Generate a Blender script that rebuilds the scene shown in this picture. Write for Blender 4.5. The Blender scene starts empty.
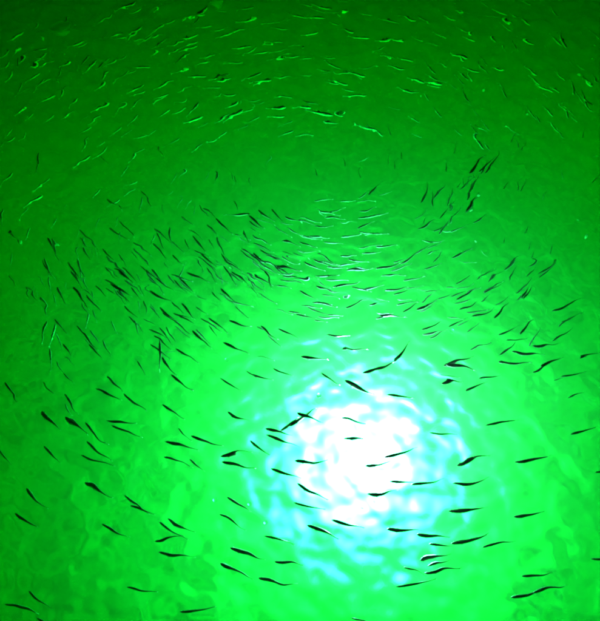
import bpy, bmesh, math, random
import numpy as np

# ------------------------------------------------------------------ camera, sky, moon, exposure
scene = bpy.context.scene
C = scene.collection
R = math.radians

cam_data = bpy.data.cameras.new('camera')
cam_data.sensor_fit = 'VERTICAL'
cam_data.angle = R(50.0)
cam_data.clip_end = 500.0
cam = bpy.data.objects.new('camera', cam_data)
cam.location = (0.0, 0.0, 2.0)                    # standing on a low jetty, two metres above the water
cam.rotation_euler = (R(30.0), 0.0, 0.0)          # looking 60 degrees down
C.objects.link(cam)
scene.camera = cam

world = bpy.data.worlds.new('World')
scene.world = world
world.use_nodes = True
wn = world.node_tree
sky = wn.nodes.new('ShaderNodeTexSky')
sky.sky_type = 'NISHITA'
sky.sun_disc = False
sky.sun_elevation = R(3.0)
sky.sun_rotation = R(150.0)
wn.links.new(sky.outputs[0], wn.nodes['Background'].inputs[0])
wn.nodes['Background'].inputs[1].default_value = 0.0008     # night, no moon
world.cycles.sampling_method = 'NONE'

vs = scene.view_settings
vs.view_transform = 'Standard'
vs.look = 'None'
vs.exposure = 0.0
vs.gamma = 1.0
vs.use_curve_mapping = False

cy = scene.cycles
cy.max_bounces = 10
cy.diffuse_bounces = 1
cy.glossy_bounces = 2
cy.transmission_bounces = 3
cy.volume_bounces = 1
cy.transparent_max_bounces = 6
cy.caustics_reflective = False
cy.caustics_refractive = False
cy.use_denoising = True
cy.use_adaptive_sampling = False
cy.sample_clamp_indirect = 40.0
cy.sample_clamp_direct = 40.0
cy.filter_width = 2.2            # a soft phone picture

# ------------------------------------------------------------------ helpers
def tag(o, label=None, cat=None, group=None, kind=None):
    if label: o['label'] = label
    if cat: o['category'] = cat
    if group: o['group'] = group
    if kind: o['kind'] = kind
    return o

def mesh_from(name, verts, faces, mats, smooth=True, mat_index=None):
    me = bpy.data.meshes.new(name)
    me.from_pydata([tuple(v) for v in verts], [], faces)
    for m in mats: me.materials.append(m)
    if mat_index is not None: me.polygons.foreach_set('material_index', mat_index)
    me.polygons.foreach_set('use_smooth', [smooth] * len(me.polygons))
    me.update()
    return me

def put(name, me, parent=None, loc=(0, 0, 0), rot=(0, 0, 0), scale=(1, 1, 1)):
    o = bpy.data.objects.new(name, me)
    o.location, o.rotation_euler, o.scale = loc, rot, scale
    o.parent = parent
    C.objects.link(o)
    return o

def material(name):
    m = bpy.data.materials.new(name)
    m.use_nodes = True
    nt = m.node_tree
    return m, nt, nt.nodes['Principled BSDF'], nt.nodes['Material Output']

def lathe(profile, n=24):
    v, f = [], []
    for r, z in profile:
        for k in range(n):
            a = 2 * math.pi * k / n
            v.append((r * math.cos(a), r * math.sin(a), z))
    for i in range(len(profile) - 1):
        for k in range(n):
            f.append((i * n + k, i * n + (k + 1) % n, (i + 1) * n + (k + 1) % n, (i + 1) * n + k))
    f.append(tuple(range(n))[::-1])
    f.append(tuple((len(profile) - 1) * n + k for k in range(n)))
    return v, f

# ------------------------------------------------------------------ materials
BED = -0.95                           # the sandy bottom
LAMP = (0.250, 0.835, BED + 0.20)     # bulb centre under the water

m_water, nt, p, out = material('green_water')
p.inputs['Base Color'].default_value = (1, 1, 1, 1)
p.inputs['Roughness'].default_value = 0.0
p.inputs['IOR'].default_value = 1.333
p.inputs['Transmission Weight'].default_value = 1.0
sc_ = nt.nodes.new('ShaderNodeVolumeScatter')
sc_.inputs['Color'].default_value = (1.0, 1.0, 1.0, 1)
sc_.inputs['Density'].default_value = 0.24
sc_.inputs['Anisotropy'].default_value = -0.35
ab_ = nt.nodes.new('ShaderNodeVolumeAbsorption')
ab_.inputs['Color'].default_value = (0.0, 0.9975, 0.457, 1)
ab_.inputs['Density'].default_value = 7.0
add = nt.nodes.new('ShaderNodeAddShader')
nt.links.new(sc_.outputs[0], add.inputs[0])
nt.links.new(ab_.outputs[0], add.inputs[1])
nt.links.new(add.outputs[0], out.inputs['Volume'])
m_water.cycles.homogeneous_volume = True
m_water.cycles.volume_sampling = 'EQUIANGULAR'

m_sand, nt, p, out = material('silty_sand')
nz = nt.nodes.new('ShaderNodeTexNoise'); nz.inputs['Scale'].default_value = 5.0; nz.inputs['Detail'].default_value = 4
tc = nt.nodes.new('ShaderNodeTexCoord'); nt.links.new(tc.outputs['Object'], nz.inputs['Vector'])
rp = nt.nodes.new('ShaderNodeValToRGB')
rp.color_ramp.elements[0].color = (0.19, 0.20, 0.145, 1); rp.color_ramp.elements[1].color = (0.25, 0.26, 0.19, 1)
nt.links.new(nz.outputs[0], rp.inputs[0]); nt.links.new(rp.outputs[0], p.inputs['Base Color'])
p.inputs['Roughness'].default_value = 0.95

# fish: dark olive back over silver flanks and a white belly (real counter-shading, from the fish's own height)
m_fish, nt, p, out = material('silver_fish_skin')
tc = nt.nodes.new('ShaderNodeTexCoord')
sx = nt.nodes.new('ShaderNodeSeparateXYZ')
mr = nt.nodes.new('ShaderNodeMapRange')
mr.inputs['From Min'].default_value = -0.07; mr.inputs['From Max'].default_value = 0.07
rp = nt.nodes.new('ShaderNodeValToRGB')
e = rp.color_ramp.elements
e[0].position = 0.1; e[0].color = (0.9, 0.92, 0.88, 1)
e[1].position = 0.86; e[1].color = (0.06, 0.07, 0.045, 1)
k = e.new(0.48); k.color = (0.6, 0.63, 0.58, 1)
k = e.new(0.66); k.color = (0.12, 0.13, 0.09, 1)
nz = nt.nodes.new('ShaderNodeTexNoise'); nz.inputs['Scale'].default_value = 40.0
mx = nt.nodes.new('ShaderNodeMix'); mx.data_type = 'RGBA'; mx.blend_type = 'MULTIPLY'
mx.inputs['Factor'].default_value = 0.35
nt.links.new(tc.outputs['Object'], sx.inputs[0]); nt.links.new(sx.outputs['Z'], mr.inputs['Value'])
nt.links.new(mr.outputs[0], rp.inputs[0]); nt.links.new(tc.outputs['Object'], nz.inputs['Vector'])
nt.links.new(rp.outputs[0], mx.inputs['A']); nt.links.new(nz.outputs['Fac'], mx.inputs['B'])
nt.links.new(mx.outputs['Result'], p.inputs['Base Color'])
p.inputs['Roughness'].default_value = 0.35
p.inputs['Specular IOR Level'].default_value = 0.3

# the outer shoal: lighter copy of the skin, lamplight put into its colour
m_lit_fish = m_fish.copy(); m_lit_fish.name = 'lamplit_fish_skin'
for n_ in m_lit_fish.node_tree.nodes:
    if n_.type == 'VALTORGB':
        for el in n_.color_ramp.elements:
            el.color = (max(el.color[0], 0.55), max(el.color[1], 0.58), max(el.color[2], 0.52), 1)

m_eye, nt, p, out = material('fish_eye')
p.inputs['Base Color'].default_value = (0.01, 0.01, 0.01, 1); p.inputs['Roughness'].default_value = 0.2

def soft_tissue(name, col, amount):
    # milky stuff that lets light through: part diffuse, part translucent
    m, nt, p, out = material(name)
    p.inputs['Base Color'].default_value = col; p.inputs['Roughness'].default_value = 0.5
    tr = nt.nodes.new('ShaderNodeBsdfTranslucent'); tr.inputs['Color'].default_value = col
    ms = nt.nodes.new('ShaderNodeMixShader'); ms.inputs[0].default_value = 0.6
    nt.links.new(p.outputs[0], ms.inputs[1]); nt.links.new(tr.outputs[0], ms.inputs[2])
    tp = nt.nodes.new('ShaderNodeBsdfTransparent')
    m2 = nt.nodes.new('ShaderNodeMixShader'); m2.inputs[0].default_value = amount
    nt.links.new(tp.outputs[0], m2.inputs[1]); nt.links.new(ms.outputs[0], m2.inputs[2])
    nt.links.new(m2.outputs[0], out.inputs['Surface'])
    return m
m_speck = soft_tissue('pale_floating_bits', (0.85, 0.85, 0.8, 1), 1.0)
m_jelly = soft_tissue('jelly_tissue', (0.6, 0.65, 0.55, 1), 0.5)

m_bubble, nt, p, out = material('bubble_film')
p.inputs['Base Color'].default_value = (1, 1, 1, 1); p.inputs['Roughness'].default_value = 0.0
p.inputs['IOR'].default_value = 1.2; p.inputs['Transmission Weight'].default_value = 1.0

m_black, nt, p, out = material('black_rubber')
p.inputs['Base Color'].default_value = (0.02, 0.02, 0.02, 1); p.inputs['Roughness'].default_value = 0.6
m_lead, nt, p, out = material('lead_weight')
p.inputs['Base Color'].default_value = (0.18, 0.18, 0.19, 1); p.inputs['Roughness'].default_value = 0.5; p.inputs['Metallic'].default_value = 0.8

# added dish: white fading to sand colour, the glow's soft edge painted in
m_dish, nt, p, out = material('painted_glow_fade')
tc = nt.nodes.new('ShaderNodeTexCoord')
sx = nt.nodes.new('ShaderNodeSeparateXYZ')
cx = nt.nodes.new('ShaderNodeCombineXYZ')
ln = nt.nodes.new('ShaderNodeVectorMath'); ln.operation = 'LENGTH'
nz = nt.nodes.new('ShaderNodeTexNoise'); nz.inputs['Scale'].default_value = 14.0; nz.inputs['Detail'].default_value = 3
ad = nt.nodes.new('ShaderNodeMath'); ad.operation = 'MULTIPLY_ADD'
ad.inputs[1].default_value = 0.16; 
mr = nt.nodes.new('ShaderNodeMapRange'); mr.interpolation_type = 'SMOOTHSTEP'
mr.inputs['From Min'].default_value = 0.34; mr.inputs['From Max'].default_value = 0.58
mx = nt.nodes.new('ShaderNodeMix'); mx.data_type = 'RGBA'
mx.inputs['A'].default_value = (0.8, 0.8, 0.78, 1); mx.inputs['B'].default_value = (0.25, 0.26, 0.19, 1)
L_ = nt.links.new
L_(tc.outputs['Object'], sx.inputs[0]); L_(sx.outputs['X'], cx.inputs[0]); L_(sx.outputs['Y'], cx.inputs[1])
L_(cx.outputs[0], ln.inputs[0]); L_(tc.outputs['Object'], nz.inputs['Vector'])
L_(nz.outputs['Fac'], ad.inputs[0]); L_(ln.outputs['Value'], ad.inputs[2])
L_(ad.outputs[0], mr.inputs['Value']); L_(mr.outputs[0], mx.inputs['Factor'])
L_(mx.outputs['Result'], p.inputs['Base Color'])
p.inputs['Roughness'].default_value = 0.6

# clear glass envelope: mostly see-through with a faint gloss
m_bulb, nt, p, out = material('clear_bulb_glass')
nt.nodes.remove(p)
tp = nt.nodes.new('ShaderNodeBsdfTransparent'); tp.inputs['Color'].default_value = (0.98, 0.98, 0.98, 1)
gl = nt.nodes.new('ShaderNodeBsdfGlossy'); gl.inputs['Roughness'].default_value = 0.05
ms = nt.nodes.new('ShaderNodeMixShader'); ms.inputs[0].default_value = 0.04
nt.links.new(tp.outputs[0], ms.inputs[1]); nt.links.new(gl.outputs[0], ms.inputs[2])
nt.links.new(ms.outputs[0], out.inputs['Surface'])

# ------------------------------------------------------------------ water: one closed body, rippled on top
def axis(lo, hi, step, far):
    core = np.arange(lo, hi + 1e-6, step)
    g, d = [], step
    x = core[-1]
    while x < far:
        d *= 1.12; x += d; g.append(x)
    g2, d = [], step
    x = core[0]
    while x > -far:
        d *= 1.12; x -= d; g2.append(x)
    return np.array(g2[::-1] + list(core) + g)

def wave_tile(bands, n=1024, size=5.12, seed=4, direction=1.25):
    rng = np.random.default_rng(seed)
    k1 = np.fft.fftfreq(n, d=size / n) * 2 * np.pi
    kx, ky = np.meshgrid(k1, k1)
    k = np.hypot(kx, ky); k[0, 0] = 1e-6
    lam = 2 * np.pi / k
    th = np.arctan2(ky, kx)
    # amplitude spectrum: slope energy peaked at hand-sized wavelets with a tail of capillary ripples
    def band(l0, w): return np.exp(-0.5 * (np.log(lam / l0) / w) ** 2)
    slope = sum(a * band(l0, w) for a, l0, w in bands)
    amp = slope / k / k   # equal slope per octave
    amp *= 0.55 + 0.45 * np.cos(th - direction) ** 2
    ph = rng.normal(size=(n, n)) + 1j * rng.normal(size=(n, n))
    h = np.real(np.fft.ifft2(ph * amp))
    gx, gy = np.gradient(h, size / n)
    rms = np.sqrt((gx ** 2 + gy ** 2).mean())
    return h / rms, size

WAVE_SLOPE = 0.43
tile, TS = wave_tile([(0.9, 0.044, 0.28), (1.1, 0.085, 0.32), (0.8, 0.18, 0.35)])
def sample_tile(X, Y, tile=tile):
    n = tile.shape[0]
    u = (X / TS * n) % n; v = (Y / TS * n) % n
    i = np.floor(u).astype(int); j = np.floor(v).astype(int)
    fu, fv = u - i, v - j
    fu = fu * fu * (3 - 2 * fu); fv = fv * fv * (3 - 2 * fv)
    i %= n; j %= n; i1 = (i + 1) % n; j1 = (j + 1) % n
    return (tile[j, i] * (1 - fu) * (1 - fv) + tile[j, i1] * fu * (1 - fv) + tile[j1, i] * (1 - fu) * fv + tile[j1, i1] * fu * fv)

xs = axis(-1.9, 1.9, 0.0055, 40.0)
ys = axis(-0.05, 3.3, 0.0055, 40.0)
X, Y = np.meshgrid(xs, ys)
Z = sample_tile(X, Y) * WAVE_SLOPE
ny, nx = X.shape
top = np.stack([X, Y, Z], -1).reshape(-1, 3)
idx = np.arange(nx * ny).reshape(ny, nx)
quads = np.stack([idx[:-1, :-1], idx[:-1, 1:], idx[1:, 1:], idx[1:, :-1]], -1).reshape(-1, 4)
ring = np.concatenate([idx[0, :], idx[1:, -1], idx[-1, -2::-1], idx[-2:0:-1, 0]])
BOT = -1.6
low = top[ring].copy(); low[:, 2] = BOT
nb = len(top)
verts = np.concatenate([top, low])
m_ = len(ring)
sides = [(int(ring[(i + 1) % m_]), int(ring[i]), nb + i, nb + (i + 1) % m_) for i in range(m_)]
me = bpy.data.meshes.new('water')
nq = len(quads)
me.vertices.add(len(verts)); me.vertices.foreach_set('co', verts.astype(np.float32).ravel())
loops = np.concatenate([quads.ravel(), np.array(sides).ravel(), np.arange(nb + m_ - 1, nb - 1, -1)])
me.loops.add(len(loops)); me.loops.foreach_set('vertex_index', loops.astype(np.int32))
starts = np.concatenate([np.arange(nq + m_) * 4, [4 * (nq + m_)]])
me.polygons.add(nq + m_ + 1); me.polygons.foreach_set('loop_start', starts.astype(np.int32))
sm = np.zeros(nq + m_ + 1, dtype=bool); sm[:nq] = True
me.polygons.foreach_set('use_smooth', sm)
me.update(calc_edges=True)
me.validate()
me.materials.append(m_water)
tag(put('water', me), kind='structure')

# seabed under it: silty sand, lumpy and rippled
BED_SLOPE = 0.085
bed_tile, _ = wave_tile([(0.5, 0.10, 0.3), (1.0, 0.18, 0.35), (0.6, 0.35, 0.4)], seed=9, direction=0.4)
xs = axis(-2.2, 2.2, 0.012, 39.0)
ys = axis(-0.2, 4.2, 0.012, 39.0)
X, Y = np.meshgrid(xs, ys)
Z = BED + sample_tile(X, Y, bed_tile) * BED_SLOPE
ny, nx = X.shape
idx = np.arange(nx * ny).reshape(ny, nx)
quads = np.stack([idx[:-1, :-1], idx[:-1, 1:], idx[1:, 1:], idx[1:, :-1]], -1).reshape(-1, 4)
me = bpy.data.meshes.new('seabed')
me.vertices.add(nx * ny); me.vertices.foreach_set('co', np.stack([X, Y, Z], -1).astype(np.float32).ravel())
me.loops.add(quads.size); me.loops.foreach_set('vertex_index', quads.astype(np.int32).ravel())
me.polygons.add(len(quads)); me.polygons.foreach_set('loop_start', (np.arange(len(quads)) * 4).astype(np.int32))
me.polygons.foreach_set('use_smooth', np.ones(len(quads), dtype=bool))
me.update(calc_edges=True)
me.materials.append(m_sand)
tag(put('seabed', me), kind='structure')

# ------------------------------------------------------------------ the underwater lamp
lamp = bpy.data.objects.new('underwater_lamp', None)
lamp.location = LAMP
C.objects.link(lamp)
tag(lamp, 'submerged fishing lamp shining inside the white glow', 'lamp')
prof = [(0.012, 0.075)] + [(0.036 * math.sin(a), 0.04 + 0.036 * math.cos(a)) for a in (0.6, 0.9, 1.2, 1.57)] + [(0.036, -0.03), (0.028, -0.05)]
v, f = lathe([(r, z) for r, z in prof[::-1]], 24)
put('bulb', mesh_from('bulb', v, f, [m_bulb]), lamp)
glow_data = bpy.data.lights.new('glowing_arc', 'POINT')
glow_data.color = (1.0, 0.0086, 0.19)           # what reaches the eye as white, cyan, then green: the water takes the rest
glow_data.energy = 27500.0
glow_data.shadow_soft_size = 0.03
glow = bpy.data.objects.new('glowing_arc', glow_data)
glow.parent = lamp
C.objects.link(glow)
v, f = lathe([(0.02, -0.15), (0.032, -0.14), (0.034, -0.06), (0.028, -0.052)], 20)
put('socket', mesh_from('socket', v, f, [m_black]), lamp)
cv, cf = [], []
path = [(0.03 + 0.02 * i, 0.004 * i, -0.165 - 0.0004 * i ** 2.2) for i in range(12)]
for i, c in enumerate(path):
    for q in range(8):
        a = q * math.pi / 4
        cv.append((c[0], c[1] + .006 * math.cos(a), c[2] + .006 * math.sin(a)))
for i in range(len(path) - 1):
    for q in range(8):
        cf.append((i * 8 + q, i * 8 + (q + 1) % 8, i * 8 + 8 + (q + 1) % 8, i * 8 + 8 + q))
put('cable', mesh_from('cable', cv, cf, [m_black]), lamp)
v, f = lathe([(0.058, -0.225), (0.06, -0.22), (0.06, -0.16), (0.05, -0.15), (0.02, -0.148)], 20)
dv, df = lathe([(0.55, -0.23), (0.56, -0.225), (0.54, -0.215), (0.46, -0.199), (0.36, -0.188), (0.25, -0.181), (0.15, -0.178), (0.065, -0.178)], 48)
put('added_reflector_dish', mesh_from('added_reflector_dish', dv, df, [m_dish]), lamp)  # reflector added under the bulb to form the white core and cyan ring
put('weight', mesh_from('weight', v, f, [m_lead]), lamp)

# ------------------------------------------------------------------ fish
def fish_mesh(name, bend, wob, phase, nr=16, ns=8, with_eyes=True):
    """slim bait fish of length 1, head at +x, back up; bend > 0 swings the tail counter-clockwise"""
    def centre(t):
        y = -bend * 0.17 * t ** 1.8 + wob * 0.035 * math.sin(2 * math.pi * t * 1.05 + phase) * (0.25 + t)
        return np.array([0.5 - t, y, 0.0])
    ts = [0.0, .015, .05, .1, .17, .25, .34, .43, .52, .6, .68, .75, .81, .86, .90]
    W = [.004, .020, .036, .050, .060, .063, .060, .053, .045, .037, .030, .024, .019, .015, .012]
    Hh = [.004, .022, .042, .058, .070, .074, .072, .065, .055, .044, .034, .026, .021, .019, .020]
    vs_, fs, mi = [], [], []
    for t, w, h in zip(ts, W, Hh):
        c = centre(t); d = centre(t + .02) - centre(t - .02); d /= np.linalg.norm(d)
        nrm = np.array([-d[1], d[0], 0.0])
        for q in range(ns):
            a = 2 * math.pi * q / ns
            pnt = c + nrm * (w * math.cos(a)) + np.array([0, 0, h * math.sin(a) * (1.1 if math.sin(a) < 0 else 0.9)])
            vs_.append(pnt)
    n = len(ts)
    for i in range(n - 1):
        for q in range(ns):
            fs.append((i * ns + q, i * ns + (q + 1) % ns, (i + 1) * ns + (q + 1) % ns, (i + 1) * ns + q)); mi.append(0)
    fs.append(tuple(range(ns))); mi.append(0)
    # forked tail fin, dorsal and anal fins: thin two-sided solids
    def fin(pts):      # pts: list of (t, z); thickness tapers
        b0 = len(vs_)
        for s in (1, -1):
            for t, z in pts:
                c = centre(t); d = centre(t + .02) - centre(t - .02); d /= np.linalg.norm(d)
                nrm = np.array([-d[1], d[0], 0.0])
                vs_.append(c + nrm * 0.004 * s + np.array([0, 0, z]))
        m = len(pts)
        fs.append(tuple(b0 + i for i in range(m))); mi.append(0)
        fs.append(tuple(b0 + m + i for i in range(m))[::-1]); mi.append(0)
        for i in range(m):
            fs.append((b0 + (i + 1) % m, b0 + i, b0 + m + i, b0 + m + (i + 1) % m)); mi.append(0)
    fin([(.885, .012), (1.0, .06), (.965, .022), (.945, 0), (.965, -.022), (1.0, -.06), (.885, -.012)])
    fin([(.44, .05), (.50, .105), (.58, .055), (.60, .035)])
    fin([(.58, -.04), (.62, -.085), (.70, -.045), (.72, -.03)])
    # pectoral fins, spread a little from the flank
    for s in (1, -1):
        b0 = len(vs_)
        for t, o, z in ((.22, .052, -.02), (.29, .075, -.035), (.32, .068, -.045), (.27, .05, -.035)):
            c = centre(t); d = centre(t + .02) - centre(t - .02); d /= np.linalg.norm(d)
            vs_.append(c + np.array([-d[1], d[0], 0]) * o * s + np.array([0, 0, z]))
            vs_.append(vs_[-1] + np.array([0, 0, -.004]))
        fs.append((b0, b0 + 2, b0 + 4, b0 + 6)); mi.append(0)
        fs.append((b0 + 7, b0 + 5, b0 + 3, b0 + 1)); mi.append(0)
        for i in range(4):
            j = (i + 1) % 4
            fs.append((b0 + 2 * j, b0 + 2 * i, b0 + 2 * i + 1, b0 + 2 * j + 1)); mi.append(0)
    if with_eyes:
        for s in (1, -1):
            b0 = len(vs_); c0 = centre(.085) + np.array([0, s * .040, .014])
            for dx, dy, dz in ((1, 0, 0), (-1, 0, 0), (0, 1, 0), (0, -1, 0), (0, 0, 1), (0, 0, -1)):
                vs_.append(c0 + np.array([dx, dy, dz]) * .017)
            for tri in ((0, 2, 4), (2, 1, 4), (1, 3, 4), (3, 0, 4), (2, 0, 5), (1, 2, 5), (3, 1, 5), (0, 3, 5)):
                fs.append(tuple(b0 + q for q in tri)); mi.append(1)
    V = np.array(vs_)
    # chord from head to tail back onto the x axis
    tail = centre(1.0); head = centre(0.0)
    d = tail - head; L = np.linalg.norm(d); ang = math.atan2(d[1], d[0]) - math.pi
    ca, sa = math.cos(-ang), math.sin(-ang)
    V -= (head + tail) / 2
    V[:, :2] = np.stack([V[:, 0] * ca - V[:, 1] * sa, V[:, 0] * sa + V[:, 1] * ca], -1)
    V /= L
    return V, fs, mi

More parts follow.
